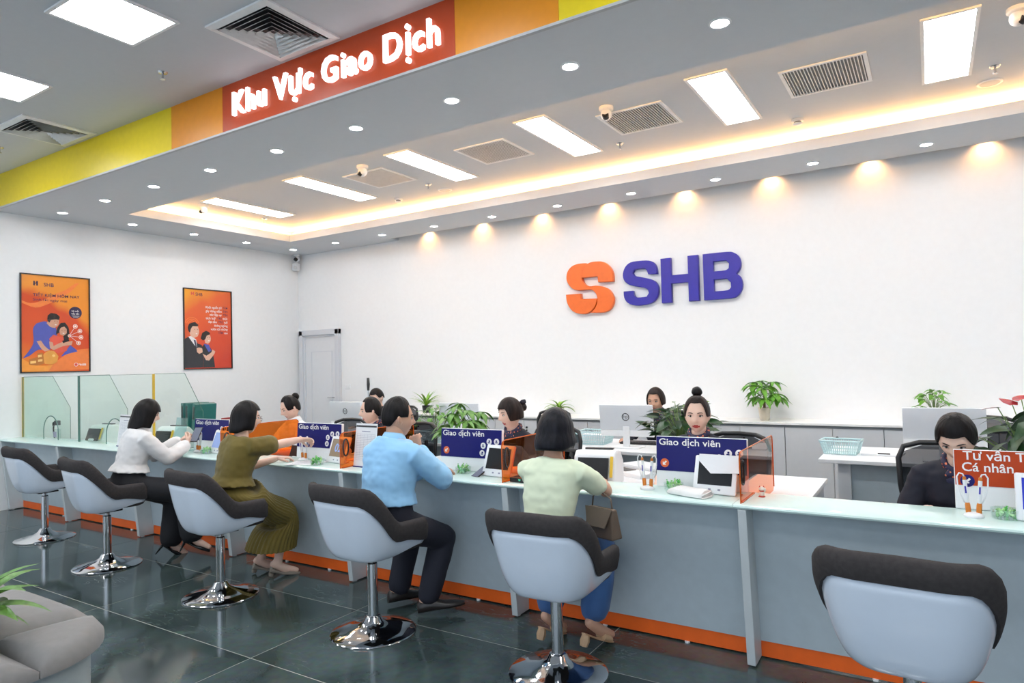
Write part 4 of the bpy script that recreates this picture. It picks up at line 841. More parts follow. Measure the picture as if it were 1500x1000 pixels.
        if shoe == 'dress': mb.rings([ring(-.062, .020, .055, 0), ring(-.05, .030, .075, 0), ring(-.01, .034, .082, 0), ring(.04, .037, .070, 0), ring(.09, .043, .050, 0), ring(.14, .042, .040, 0), ring(.18, .030, .032, 0), ring(.20, .012, .024, .002)])
        else:
            if shoe != 'mule': mb.rings([ring(-.055, .016, .040, 0), ring(-.045, .026, .052, 0), ring(-.01, .027, .030, -.002), ring(.05, .032, .018, -.012), ring(.09, .037, .035, -.018), ring(.13, .034, .033, -.02), ring(.16, .022, .026, -.02), ring(.178, .008, .018, -.018)])
            else: mb.rings([ring(-.055, .020, .010, 0), ring(-.02, .026, .010, -.004), ring(.05, .030, .010, -.016), ring(.12, .036, .010, -.022), ring(.165, .022, .010, -.022)]); mb.rings([ring(.075, .040, .045, -.018), ring(.11, .042, .042, -.02), ring(.135, .040, .036, -.02)])
            if shoe == 'heel': mb.tube([base-t3*.042*sc_+upv*.005, base-t3*.05*sc_-upv*.075], [.012, .0045], 8)
            elif shoe == 'mule': mb.tube([base-t3*.038*sc_+upv*.002, base-t3*.038*sc_-upv*.028, base-t3*.038*sc_-upv*.055], [.020, .026, .020], 6)
            else: mb.tube([base-t3*.04*sc_, base-t3*.042*sc_-upv*.022], [.020, .016], 8)
        mb.build('shoe', shoem, root, smooth=50)
    if hair:
        hb = hair_geo(**hair); o = MB(); o.add([HM @ Vector(p) for p in hb.v], hb.f); ho = o.build('hair', hairm or M_hair, root, smooth='all'); sd_ = ho.modifiers.new('s', 'SOLIDIFY'); sd_.thickness = .010; sd_.offset = -1
        if extra_hair:
            for nm, mbx, m in extra_hair: q = MB(); q.add([HM @ Vector(p) for p in mbx.v], mbx.f); q.build(nm, m, root, smooth='all')
    return root, HM, arms
def bun(c, r, seed=1):
    mb = MB(); n, k = 18, 12; rg = []
    for i in range(k+1):
        t = pi*i/k; rg.append([Vector(c)+Vector((sin(t)*cos(2*pi*j/n), sin(t)*sin(2*pi*j/n), -cos(t)))*r*(1+.12*noise.noise(Vector((i*.6, j*.5 if j < n/2 else (n-j)*.5, seed)))) for j in range(n)])
    mb.rings(rg, False, False); return mb
M_blouse = fabric('white_blouse', (.74, .72, .71), .7, .02, .3, 12); M_olive = fabric('olive_cotton', (.145, .105, .014), .8, .08, .3, 14); M_sky = fabric('sky_blue_shirt', (.30, .58, .86), .7, .04, .35, 13); M_lime = fabric('pale_lime_knit', (.72, .79, .58), .8, .03, .3, 14); M_blackf = fabric('black_trousers', (.007, .007, .010), sheen=0); M_jean = fabric('blue_denim', (.035, .10, .26), .85, .15, .3, 20); M_whs = fabric('white_shirt', (.78, .78, .78), .7, .02)
M_leather = mat('brown_black_leather', (.022, .017, .015), .32, var=.2); M_bpat = mat('black_patent', (.008, .008, .009), .18); M_taupe = mat('taupe_suede', (.26, .22, .18), .8); M_tan = mat('tan_leather', (.52, .34, .2), .5)
HP = 3.30
w1, _, A1 = person('woman in white blouse and black trousers on a stool, holding a phone', -5.47, 2.90, -14, .535, .93, lean=16, head=(-6, -14, 0), hands={'R': ((-5.34, 3.32, .885), (-.25, .55, .6), (.8, .2, -.4), .5), 'L': ((-5.46, 3.34, .905), (.35, .5, .55), (-.6, -.5, .3), .5)}, poles={'R': (.35, .2, -1), 'L': (-.5, .2, -1)},
    feet={'L': ((-5.33, 3.17, .115), (.35, .75, -.55)), 'R': ((-5.02, 3.16, .19), (.65, .65, -.35))}, hair=dict(tf=74, ts=88, tb=96, fa=58, ds=.115, db=.125, vol=.017, curl=.25, flare=.06), top=dict(label='white long-sleeved blouse', blouse=.028, cuff=.008), topm=M_blouse, sleeve=.95, botm=(M_blackf, .028, .93), shoe='heel', shoem=M_bpat, loose=.012, collar=M_blouse, group='customers seated at the counter')
w2, H2, A2 = person('woman in olive dress and glasses on a stool, reaching toward the pen holder', -4.15, 2.90, -10, .525, .93, lean=13, head=(-16, -4, 0), hands={'R': ((-4.03, 3.42, .965), (.1, .8, -.15), (-.4, .1, .9), .55), 'L': ((-4.20, 3.33, .825), (.5, .8, 0), (0, 0, 1), .3)}, poles={'R': (.55, -.05, -1.1), 'L': (-.6, 0, -1)},
    feet={'L': ((-4.25, 3.21, .09), (.45, .85, -.12)), 'R': ((-4.06, 3.21, .09), (.5, .85, -.12))}, hair=dict(tf=62, ts=88, tb=98, fa=60, ds=.085, db=.085, vol=.018, curl=.5, flare=.08), top=dict(label='olive short-sleeved bodice', blouse=.026), topm=M_olive, sleeve=.44, bottom='skirt', botm=(M_olive, mat('olive_belt', (.11, .078, .01), .6)), shoe='pump', shoem=M_taupe, loose=.012, group='customers seated at the counter')
g_ = MB()
for k in (-1, 1):
    g_.tube([(k*.033+.022*cos(t), .098, .000+.019*sin(t)) for t in [2*pi*q/20 for q in range(21)]], .0016, 6); g_.tube([(k*.055, .096, .004), (k*.078, .06, .006), (k*.080, -.01, .004)], .0014, 6)
g_.tube([(-.011, .098, .003), (.011, .098, .003)], .0014, 6); q_ = MB(); q_.add([H2 @ Vector(p) for p in g_.v], g_.f); q_.build('eyeglasses', M_steel, w2, smooth='all')
m3, H3, A3 = person('man in sky blue shirt and dark trousers on a stool, hand at his chin', -2.70, 2.90, -6, .525, .97, True, 10, head=(-30, -2, 0), hands={'R': ((-2.635, 3.11, .99), (-.35, .05, .75), (.2, -.75, .1), .95), 'L': ((-2.72, 3.36, .83), (.7, .6, 0), (0, 0, 1), .35)}, poles={'R': (.35, 1.0, -.9), 'L': (-.7, 0, -.8)},
    feet={'L': ((-2.90, 3.20, .085), (.45, .85, 0)), 'R': ((-2.62, 3.15, .085), (.72, .65, .10))}, skin=M_skin2, hair=dict(tf=46, ts=84, tb=110, fa=48, vol=.020, nz=.005, hug=1), top=dict(label='sky blue long-sleeved shirt', blouse=.02), topm=M_sky, sleeve=.97, botm=(M_navy, .012, .90), shoe='dress', shoem=M_leather, loose=.008, collar=M_sky, group='customers seated at the counter')
w4, H4, A4 = person('woman in pale yellow top and blue jeans on a stool, seen from behind', -1.65, 2.93, 4, .49, .95, lean=12, head=(4, -12, 0), hands={'R': ((-1.58, 3.42, .83), (-.75, .5, 0), (0, 0, 1), .4), 'L': ((-1.80, 3.42, .83), (.6, .7, 0), (0, 0, 1), .3)}, poles={'R': (1.0, -.15, -.75), 'L': (-.9, 0, -.7)},
    feet={'L': ((-1.80, 3.17, .13), (.2, .9, -.3)), 'R': ((-1.55, 3.20, .13), (.35, .85, -.3))}, skin=M_skin2, hair=dict(tf=74, ts=88, tb=96, fa=58, ds=.085, db=.09, vol=.020, curl=.55, flare=.10), hairm=M_hairn, top=dict(label='pale yellow short-sleeved top', tuck=False), topm=M_lime, sleeve=.40, botm=(M_jean, .020, .80), shoe='mule', shoem=M_tan, group='customers seated at the counter')
# tellers
TB = dict(seat=.47, bottom='trousers', botm=(M_navy, .01, .9), shoe='dress', shoem=M_bpat, group='tellers behind the counter', vox=.010)
def tfeet(x, y): return {'L': ((x-.12, y-.42, .085), (0, -1, 0)), 'R': ((x+.12, y-.42, .085), (0, -1, 0))}
def thands(x, y, z=.735): return {'L': ((x+.14, y-.42, z+.02), (-.4, -.9, 0), (0, 0, 1), .3), 'R': ((x-.14, y-.42, z+.02), (.4, -.9, 0), (0, 0, 1), .3)}
HT = dict(tf=44, ts=93, tb=114, fa=47, vol=.015, hug=.8)
person('teller in white shirt looking down behind the orange divider', -5.13, 4.32, 168, s=.96, lean=8, head=(-8, -20, 0), hands=thands(-5.13, 4.32), feet=tfeet(-5.13, 4.32), hair=HT, top=dict(label='white shirt'), topm=M_whs, sleeve=.97, collar=M_whs, extra_hair=[('hair_bun', bun((.0, -.085, .085), .036), M_hair)], **TB)
person('teller in navy uniform facing the man in blue shirt', -4.09, 4.30, 160, s=.94, lean=6, head=(-20, -2, 0), hands=thands(-4.09, 4.3), feet=tfeet(-4.09, 4.3), hair=HT, lips=M_lip, top=dict(label='navy uniform jacket'), topm=M_navy, sleeve=.5, scarf=True, extra_hair=[('hair_bun', bun((0, -.105, .0), .035), M_hair)], **TB)
bw = MB(); bw.rbox(-.055, .055, -.02, .02, -.016, .016, .008, Matrix.Translation((.02, -.115, .055)) @ Matrix.Rotation(.4, 4, 'Y'))
person('teller in navy uniform with fringe and dark hair bow', -2.67, 4.30, 176, s=.95, lean=8, head=(-28, -8, 0), hands=thands(-2.67, 4.3), feet=tfeet(-2.67, 4.3), hair=dict(tf=66, ts=90, tb=110, fa=52, ds=.045, vol=.015), hairm=M_hairb, lips=M_lip, top=dict(label='navy uniform jacket'), topm=M_navy, sleeve=.5, scarf=True, extra_hair=[('hair_bow', bw, M_navy), ('hair_bun', bun((.0, -.11, .03), .034), M_hairb)], **TB)
person('teller in navy uniform with a topknot and red lips', -1.28, 4.30, 180, s=.97, lean=5, head=(8, -4, 0), hands=thands(-1.28, 4.3), feet=tfeet(-1.28, 4.3), hair=HT, hairm=M_hairb, lips=M_lip, top=dict(label='navy uniform jacket'), topm=M_navy, sleeve=.5, scarf=True, extra_hair=[('topknot', bun((0, -.03, .145), .034), M_hair)], **TB)
TB['seat'] = .445
person('adviser in navy short-sleeved uniform looking down beside the orange board', -.0+.105, 3.99, 174, s=.98, lean=22, head=(-6, -33, 0), hands={'L': ((.22, 3.68, .76), (-.4, -.9, 0), (0, 0, 1), .3), 'R': ((-.03, 3.70, .76), (.5, -.8, 0), (0, 0, 1), .3)}, feet=tfeet(.13, 4.15), hair=dict(tf=60, ts=92, tb=112, fa=50, vol=.016, hug=.6), top=dict(label='navy short-sleeved uniform jacket'), topm=M_navy, sleeve=.45, scarf=True, **TB)
TB['seat'] = .47; TB['group'] = 'staff at the back desks'
person('staff member working behind the silver monitor in the back row', -2.21, 6.15, 178, s=.94, lean=10, head=(0, -10, 0), hands={'L': ((-2.03, 5.72, .775), (-.2, -1, 0), (0, 0, 1), .3), 'R': ((-2.40, 5.72, .775), (.2, -1, 0), (0, 0, 1), .3)}, feet=tfeet(-2.33, 6.15), hair=dict(tf=52, ts=90, tb=110, fa=50, ds=.04, vol=.013), hairm=M_hairb, skin=M_skin2, top=dict(label='navy uniform jacket'), topm=M_navy, sleeve=.9, scarf=True, **TB)
person('dark-haired staff member at the back desk behind the standing camera rod', -5.88, 6.3, 172, s=.94, lean=12, head=(10, -24, 0), hands=thands(-5.88, 6.3), feet=tfeet(-5.88, 6.3), hair=dict(tf=54, ts=84, tb=108, fa=56, vol=.012), top=dict(label='navy uniform jacket'), topm=M_navy, sleeve=.9, **TB)
# ------------------------------------------------------------------ counter-top items
ZT = .7955
M_pw = mat('print_white', (.80, .82, .86), .5); M_obrd = mat('board_orange', (.46, .048, .004), .4, spec=.25); M_badge = mat('badge_orange', (.70, .13, .03), .4); M_glow = mat('screen_grey', (.06, .065, .07), .15); M_paper = mat('paper_white', (.80, .80, .81), .7, var=.01); M_ink = mat('ink_grey', (.30, .30, .38), .7)
def sign_board(x, label, orange=False, w=.49, y=3.572):
    t = thing('sign_board', label, 'sign board', (x, y, ZT), 0, 'sign boards along the back of the counter'); t.rotation_euler = (radians(-4), 0, 0); h = .262 if orange else .275
    MB().rbox(0, w, -.012, .012, .0, h, .004).build('panel', M_wplas, t)
    MX = Matrix(((1, 0, 0, 0), (0, 0, -1, -.0125), (0, 1, 0, 0), (0, 0, 0, 1)))
    z0 = .088 if not orange else .105
    MB().box(.003, w-.003, -.0145, -.012, z0, h-.003).build('print', M_obrd if orange else M_blueb, t)
    def tx(s_, xx_, yy_, size, width, bold=.012):
        b = MB(); text_into(b, s_, MX, size, xx_, yy_, 0, bold, 'l', width, .0026); b.build('lettering', M_pw, t)
    if orange: tx('Tư vấn Tài chính', .035, .218, .055, .40); tx('Cá nhân', .030, .168, .055, .185)
    else: tx('Giao dịch viên', .018, .228, .050, .335)
    bx, by, br = (.05, .130, .024) if not orange else (.048, .125, .027)
    b = MB(); b.prism(circ(bx, by, br, 24), .001, MX @ Matrix.Translation((0, 0, .002))); b.build('badge', M_badge if not orange else M_blueb, t)
    b = MB(); a = .011
    for P in ([(bx-a, by-a), (bx+a*.6, by-a), (bx+a*.6, by-a+.005), (bx-a, by-a+.005)], [(bx-a, by-a), (bx-a+.005, by-a), (bx-a+.005, by+a*.6), (bx-a, by+a*.6)], [(bx-a, by-a+.006), (bx-a+.006, by-a), (bx+a+.002, by+a-.004), (bx+a-.004, by+a+.002)]): b.face(P, MX, .0042)
    b.build('arrow', M_pw, t)
    if not orange:
        for q, (cx, cy) in enumerate(((.450, .199), (.393, .197), (.347, .170), (.339, .122))):
            ic = MB().prism(circ(cx, cy, .020, 20), .001, MX @ Matrix.Translation((0, 0, .002))).build('icon', M_pw, t)
            b = MB(); b.face([(cx-.009, cy-.009), (cx+.008, cy-.009), (cx+.008, cy-.003), (cx-.009, cy-.003)], MX, .0036); b.face(circ(cx-.001+.003*(q % 2), cy+.004, .006, 10), MX, .0036); b.build('icon_print', M_blueb, ic)
    return t
for x, l in ((-5.62, 'blue board reading Giao dịch viên beside the green boxes'), (-4.26, 'blue board reading Giao dịch viên beside the pointing hand of the olive woman'), (-2.825, 'blue board reading Giao dịch viên before the money tree plant'), (-1.315, 'blue board reading Giao dịch viên before the topknot teller')): sign_board(x, l)
sign_board(.065, 'orange board reading Tư vấn Tài chính Cá nhân', True, .50, 3.60)
M_scr = {'dark': mat('screen_dark', (.02, .021, .023), .12), 'blue': mat('screen_blue', (.02, .03, .25), .15, emit=(.02, .03, .30), es=.8), 'pic': mat('screen_brown', (.20, .15, .10), .15, emit=(.22, .17, .12), es=.4), 'pale': mat('screen_pale_blue', (.20, .28, .50), .15, emit=(.2, .28, .55), es=.5)}
def tablet(x, y, rz, scr, label, num=None, w=.225, h=.20):
    t = thing('rating_tablet', label, 'tablet', (x, y, ZT), radians(rz), 'white rating tablets on the counter'); M = Matrix.Rotation(radians(-20), 4, 'X')
    MB().rbox(-w/2, w/2, -.009, .009, .003, h, .008, M).build('casing', M_wplas, t, smooth=40); MB().box(-w/2+.024, w/2-.024, -.0105, -.0088, .048, h-.022, M).build('screen', M_scr[scr], t)
    b = MB(); 
    for q in (-.03, .02): b.box(q, q+.014, -.0098, -.0088, .020, .030, M)
    b.build('buttons', M_ink, t)
    b = MB(); b.box(-.05, .05, .0, .012, .02, .10, Matrix.Translation((0, .022, 0)) @ Matrix.Rotation(radians(-20), 4, 'X')); b.box(-.05, .05, .03, .085, 0, .006); b.build('stand', M_wplas, t)
    if num:
        b = MB(); text_into(b, num, M @ Matrix(((1, 0, 0, 0), (0, 0, -1, -.0108), (0, 1, 0, 0), (0, 0, 0, 1))), .085, 0, .085, 0, .02, 'c'); b.build('number', M_scr['pale'], t)
tablet(-5.15, 3.46, -8, 'pale', 'white tablet with pale blue screen half hidden by the olive woman'); tablet(-3.72, 3.46, -8, 'pic', 'white tablet showing the number 02', '02'); tablet(-2.30, 3.44, -6, 'dark', 'white tablet with dark screen half behind the orange divider'); tablet(-.97, 3.45, -4, 'dark', 'white tablet partly covered by a sheet of paper'); tablet(.38, 3.42, -4, 'blue', 'white tablet with blue screen beside the orange board')
t = thing('paper_sheet', 'white sheet of paper folded over the tablet near the towel', 'paper', (-.96, 3.45, ZT), radians(-4)); M = Matrix.Rotation(radians(-20), 4, 'X')
b = MB(); b.add([M @ Vector(p) for p in ((-.10, -.014, .205), (.11, -.014, .205), (.115, -.016, .115), (-.03, -.018, .105), (-.10, -.0145, .17))], [(0, 1, 2, 3, 4)]); b.add([M @ Vector(p) for p in ((-.10, -.014, .205), (.11, -.014, .205), (.11, .02, .21), (-.10, .02, .21))], [(0, 1, 2, 3)]); o = b.build('sheet', M_paper, t); sd = o.modifiers.new('s', 'SOLIDIFY'); sd.thickness = .0012
M_porange = mat('pen_orange', (.66, .20, .02), .35)
def pen_stand(x, y, rz, label):
    t = thing('pen_stand', label, 'pen stand', (x, y, ZT), radians(rz), 'white twin pen stands on the counter')
    MB().lathe([(.036, 0), (.037, .005), (.034, .011), (.020, .018), (0, .020)], 24).build('base', M_wplas, t, smooth=50)
    for k in (-1, 1):
        M = Matrix.Translation((k*.018, .008, .012)) @ Matrix.Rotation(k*radians(4), 4, 'Y')
        MB().lathe([(.010, 0), (.010, .036), (.008, .045)], 12, M).build('pen_socket', M_porange, t, smooth=40)
        p = MB().lathe([(.006, .044), (.0078, .05), (.0078, .138), (.0065, .142)], 12, M).build('pen', M_wplas, t, smooth=40)
        MB().lathe([(.0068, .141), (.0068, .152), (.003, .156)], 12, M).build('cap', M_porange, p, smooth=40)
        MB().box(-.003, .003, -.0085, -.0078, .085, .115, M).build('pen_print', M_lblue, p)
        P = [M @ Vector(q) for q in ((0, 0, .152), (k*.004, 0, .166), (k*.016, 0, .170), (k*.026, 0, .155), (k*.027, 0, .120), (k*.018, 0, .070), (k*.009, 0, .045))]
        MB().tube(P, .0032, 7).build('cord', M_wplas, t, smooth='all')
    b = MB(); b.face(circ(.0, -.021, .008, 12, .004), Matrix.Translation((0, -.004, .0155)) @ Matrix.Rotation(radians(28), 4, 'X')); b.build('base_print', M_lblue, t)
for x, y, l in ((-5.42, 3.47, 'white pen stand in front of the blue board near the phone'), (-4.10, 3.49, 'white pen stand under the pointing hand of the olive woman'), (-1.33, 3.46, 'white pen stand beside the blue board of the topknot teller'), (.125, 3.44, 'white pen stand in front of the orange board')): pen_stand(x, y, -4, l)
M_bowl = glassmat('bowl_glass', (.90, .95, .93), .2); M_candy = mat('green_wrapper', (.10, .46, .10), .25, var=.5, scale=50); M_candy2 = mat('pale_green_wrapper', (.35, .65, .25), .25, var=.4, scale=50)
def candy_bowl(x, y, label, full=1.0):
    t = thing('candy_bowl', label, 'bowl', (x, y, ZT), 0, 'glass candy bowls on the counter')
    MB().lathe([(0, .002), (.040, .002), (.046, .006), (.050, .040), (.053, .041), (.049, .003), (.040, 0), (0, 0)], 28, cap0=False, cap1=False).build('glass', M_bowl, t, smooth=40)
    rd = random.Random(int(x*100)); b = MB()
    for q in range(26):
        r_, a = .032*sqrt(rd.random()), rd.random()*6.28; b.cur = rd.randrange(2); M = Matrix.Translation((r_*cos(a), r_*sin(a), .012+.030*full*rd.random())) @ Euler((rd.random()*6, rd.random()*6, rd.random()*6)).to_matrix().to_4x4()
        b.rbox(-.010, .010, -.006, .006, -.005, .005, .003, M, 1); 
        for k in (-1, 1): b.add([M @ Vector(p) for p in ((k*.010, 0, 0), (k*.018, -.006, .002), (k*.019, .005, -.002))], [(0, 1, 2)])
    s_ = b.build('green_candy', [M_candy, M_candy2], t); s_['kind'] = 'stuff'; s_['label'] = 'green wrapped candies'
for x, y, f, l in ((-5.25, 3.44, 1.3, 'glass bowl of green candies left of the olive woman'), (-3.80, 3.36, 1.2, 'glass bowl of green candies behind the standing form'), (-2.585, 3.49, 1.2, 'glass bowl of green candies before the blue board, clear of other items'), (-1.19, 3.48, 1.3, 'glass bowl of green candies behind the folded towel'), (.235, 3.46, .8, 'glass bowl of green candies between the pen stand and blue tablet')): candy_bowl(x, y, l, f)
# folded towel
t = thing('folded_towel', 'white folded cloth lying on the glass worktop before the tablet', 'towel', (-1.09, 3.39, ZT), radians(-16)); b = MB(); rg = []
prof = [(-.0, .004)]
for k, (yo, z) in enumerate(((-.05, .003), (-.052, .012), (-.045, .022), (-.02, .028), (.02, .030), (.045, .027), (.056, .016), (.05, .004))): prof.append((yo, z))
for i in range(15):
    x = -.115+.23*i/14; f = 1-.75*max(0, (-(x)-.05)/.065)**2 if x < -.05 else 1
    rg.append([Vector((x, (yo*(.95+.1*noise.noise(Vector((x*9, 0, k))))) * f, .001+z*(f*.9+.1)*(1.25+.25*noise.noise(Vector((x*12, k*.7, 2)))))) for k, (yo, z) in enumerate(prof[1:])])
b.rings(rg); b.build('upper_fold', mat('towel_white', (.80, .79, .77), .9, bump=.3, bscale=300), t, smooth=60)
b = MB(); b.tube([(.118, -.048, .005), (.124, -.02, .004), (.125, .02, .006), (.122, .05, .014), (.118, .03, .028), (.121, -.01, .024), (.118, -.045, .018)], .004, 6, 1.0); b.build('fold_edge', MATS['towel_white'], t, smooth='all')
# lucky cat
t = thing('cat_figurine', 'tiny white and red cat figurine on the worktop beside the orange divider', 'figurine', (-.745, 3.50, ZT), radians(20)); mw, mr = mat('cat_white', (.8, .74, .66), .4), mat('cat_red', (.55, .05, .03), .4)
MB().lathe([(.016, 0), (.017, .003), (.015, .005)], 14).build('stand', mr, t); bd = MB(); bd.sphere((0, 0, .018), (.013, .011, .016), 12, 8); bd.build('torso', mw, t, smooth='all')
hd_ = MB(); hd_.sphere((0, -.002, .040), (.014, .012, .012), 12, 8); hd_.build('head', mw, t, smooth='all')
for k in (-1, 1): MB().lathe([(.005, 0), (0, .009)], 6, Matrix.Translation((k*.009, 0, .048)), cap1=False).build('ear', mr, t)
MB().tube([(.012, -.004, .024), (.016, -.006, .036), (.015, -.008, .044)], .004, 6).build('raised_paw', mw, t, smooth='all'); MB().lathe([(.0115, .027), (.0125, .030), (.0115, .033)], 12, cap0=False, cap1=False).build('collar', mr, t)
# keypad, papers, forms, phones
t = thing('keypad', 'black keypad with green digits beside the orange divider', 'keypad', (-2.06, 3.38, ZT), radians(-5)); MB().rbox(-.075, .075, -.045, .045, 0, .028, .006).build('casing', M_black, t); b = MB(); text_into(b, '97', frame((0, -.0462, .010), (1, 0, 0)), .016, 0, 0, 0, 0, 'c'); b.build('digits', mat('digits_green', (.1, .7, .4), .4, emit=(.1, .8, .5), es=1.2), t)
def sheet(x, y, z, w, h, rz, label, lines=8):
    t = thing('paper_sheet', label, 'paper', (x, y, z), radians(rz), 'printed papers on the counter'); MB().box(-w/2, w/2, -h/2, h/2, 0, .0012).build('sheet', M_paper, t)
    b = MB()
    for k in range(lines): b.face([(-w*.4, h*.4-k*h*.8/lines), (w*(.4-.1*(k % 3)), h*.4-k*h*.8/lines), (w*(.4-.1*(k % 3)), h*.4-k*h*.8/lines+.004), (-w*.4, h*.4-k*h*.8/lines+.004)], Matrix.Translation((0, 0, .0014)))
    b.build('printed_lines', M_ink, t)
sheet(-3.97, 3.385, ZT, .21, .20, 24, 'printed paper lying before the olive woman'); sheet(-3.93, 3.40, ZT+.0015, .21, .20, 8, 'upper printed paper overlapping another before the olive woman'); sheet(-1.75, 3.40, ZT, .21, .16, 0, 'paper the woman in pale yellow leans over')
def form_stand(x, y, rz, label, w=.215, h=.305, clip=True):
    t = thing('form_stand', label, 'form stand', (x, y, ZT), radians(rz), 'standing forms on the counter'); M = Matrix.Rotation(radians(-7), 4, 'X')
    MB().box(-w/2, w/2, -.002, .002, .004, h, M).build('sheet', M_paper, t); MB().box(-w/2, w/2, -.008, .05, 0, .008).build('base', M_blueb, t)
    if clip: MB().box(-w/2+.004, w/2-.004, -.0035, -.002, h-.026, h-.014, M).build('header_bar', M_dark, t)
    b = MB(); MX = M @ Matrix(((1, 0, 0, 0), (0, 0, -1, -.0024), (0, 1, 0, 0), (0, 0, 0, 1)))
    for k in range(16): b.face([(-w*.42, .05+k*.012), (w*.42, .05+k*.012), (w*.42, .0512+k*.012), (-w*.42, .0512+k*.012)], MX)
    for k in range(6): b.face([(-w*.42+k*w*.168, .05), (-w*.42+k*w*.168+.001, .05), (-w*.42+k*w*.168+.001, .23), (-w*.42+k*w*.168, .23)], MX)
    b.face([(-w*.2, .247), (w*.2, .247), (w*.2, .252), (-w*.2, .252)], MX); b.build('printed_table', M_ink, t)
form_stand(-3.375, 3.40, -4, 'standing white printed form beside the man in blue shirt'); form_stand(-6.52, 3.42, -6, 'standing white form behind the woman in white blouse', .30)
t = thing('acrylic_stand', 'pale clear slanted stand right of the woman in white', 'stand', (-5.72, 3.47, ZT), radians(-8)); MB().box(-.11, .11, -.002, .002, 0, .29, Matrix.Rotation(radians(-9), 4, 'X')).build('panel', glassmat('pale_acrylic', (.72, .86, .86)), t); MB().box(-.11, .11, 0, .09, 0, .004).build('base', MATS['pale_acrylic'], t)
def phone(x, y, z, rot, label):
    t = thing('smartphone', label, 'phone', (x, y, z)); t.rotation_euler = rot
    MB().rbox(-.036, .036, -.075, .075, -.004, .004, .003).build('body', M_black, t); MB().box(-.032, .032, -.068, .068, .0041, .0046).build('screen', mat('phone_screen', (.10, .11, .14), .1, emit=(.16, .18, .24), es=.5), t)
phone(-5.345, 3.41, .955, (radians(50), 0, radians(25)), 'dark smartphone held by the woman in white blouse'); phone(-2.42, 3.47, ZT+.03, (radians(28), 0, radians(-20)), 'black smartphone leaning by the elbow of the man in blue')
t = thing('handbag', 'brown leather handbag on the lap of the woman in jeans', 'handbag', (-1.455, 3.13, .60), radians(-18)); mbg = mat('brown_leather', (.13, .092, .065), .5)
b = MB(); b.add([Vector(p) for p in ((-.10, -.03, 0), (.10, -.03, 0), (.10, .05, 0), (-.10, .05, 0), (-.085, -.012, .15), (.085, -.012, .15), (.085, .028, .15), (-.085, .028, .15))], [(0, 3, 2, 1), (0, 1, 5, 4), (1, 2, 6, 5), (2, 3, 7, 6), (3, 0, 4, 7), (4, 5, 6, 7)]); b.build('pouch', mbg, t, bevel=.01)
b = MB(); b.add([Vector(p) for p in ((-.09, -.016, .152), (.09, -.016, .152), (.06, -.040, .06), (-.06, -.040, .06))], [(0, 1, 2, 3)]); o = b.build('flap', mat('brown_leather_light', (.20, .15, .11), .5), t); sd = o.modifiers.new('s', 'SOLIDIFY'); sd.thickness = .005
for k in (-1, 1): MB().tube([(k*.07, .01, .13), (k*.06, .01, .20), (0, .01, .225), (-.0, .01, .225)], .006, 6, .5).build('handle', mbg, t, smooth='all')
# ------------------------------------------------------------------ back office: desks, monitors, machines
def back_desk(x0, x1, y0, label):
    t = thing('office_desk', label, 'desk', (x0, y0, 0), 0, 'white office desks in the back row'); w = x1-x0
    MB().box(0, w, 0, .80, .722, .75).build('desk_top', M_desk, t, bevel=.004)
    for q in (.12, w-.20): MB().box(q, q+.08, .08, .72, 0, .722).build('side_panel', M_cab, t)
    MB().box(.20, w-.20, .14, .16, .10, .722).build('front_panel', M_lgrey, t)
for x0, x1, y0, l in ((-6.55, -5.0, 5.15, 'white back-row desk below the grey door side'), (-4.75, -3.10, 5.0, 'white back-row desk with pothos and blue tray'), (-2.78, -1.35, 5.10, 'white back-row desk with keyboard and logo monitor'), (-.72, 1.0, 5.24, 'white back-row desk with the pale blue basket')): back_desk(x0, x1, y0, l)
M_silver = mat('silver_back', (.66, .68, .71), .35, .0, var=.01)
def monitor(x, y, rz, z, label, w=.56, logo=True, hh=.30):
    t = thing('monitor', label, 'monitor', (x, y, z), radians(rz), 'silver monitors seen from behind'); M = Matrix.Translation((0, 0, .095)) @ Matrix.Rotation(radians(5), 4, 'X')
    MB().rbox(-w/2, w/2, -.014, .012, .055, hh, .006, M).build('back_cover', M_silver, t, smooth=40); MB().rbox(-w/2, w/2, -.010, .014, 0, .055, .005, M).build('chin', M_wplas, t, smooth=40); MB().box(-w/2+.01, w/2-.01, .0135, .0145, .06, hh-.01, M).build('screen', M_glow, t)
    b = MB(); b.rbox(-.03, .03, -.022, -.006, 0, .18, .005, Matrix.Translation((0, -.006, 0))); b.build('stand_post', M_wplas, t); MB().rbox(-.13, .13, -.09, .09, 0, .010, .004).build('stand_foot', M_wplas, t)
    if logo:
        lgm = MB(); lgm.tube([(.030*cos(q), -.0152, hh*.62+.030*sin(q)) for q in [2*pi*k/20 for k in range(21)]], .0035, 5); text_into(lgm, 'hp', frame((0, -.0155, hh*.62-.010), (1, 0, 0)), .045, 0, 0, 0, 0, 'c'); q_ = MB(); q_.add([M @ Vector(p) for p in lgm.v], lgm.f); q_.build('logo', M_dark, t)
for x, y, l, lo in ((-5.50, 5.30, 'silver logo monitor right of the grey door', True), (-3.96, 5.32, 'silver monitor behind the money tree, no logo showing', False), (-2.22, 5.35, 'silver logo monitor in front of the back staff member', True), (.05, 5.42, 'silver monitor behind the adviser beside the orange board', False)): monitor(x, y, 0, .75, l, .48, lo, .27)
def keyboard(x, y, z, label):
    t = thing('keyboard', label, 'keyboard', (x, y, z)); MB().rbox(-.22, .22, -.07, .07, 0, .018, .006).build('casing', M_black, t); b = MB()
    for r_ in range(5):
        for c_ in range(15): b.box(-.205+c_*.0275, -.182+c_*.0275, -.06+r_*.024, -.041+r_*.024, .018, .023)
    k_ = b.build('keys', M_dark, t); k_['kind'] = 'stuff'
keyboard(-2.16, 5.62, .75, 'black keyboard under the hands of the back staff member')
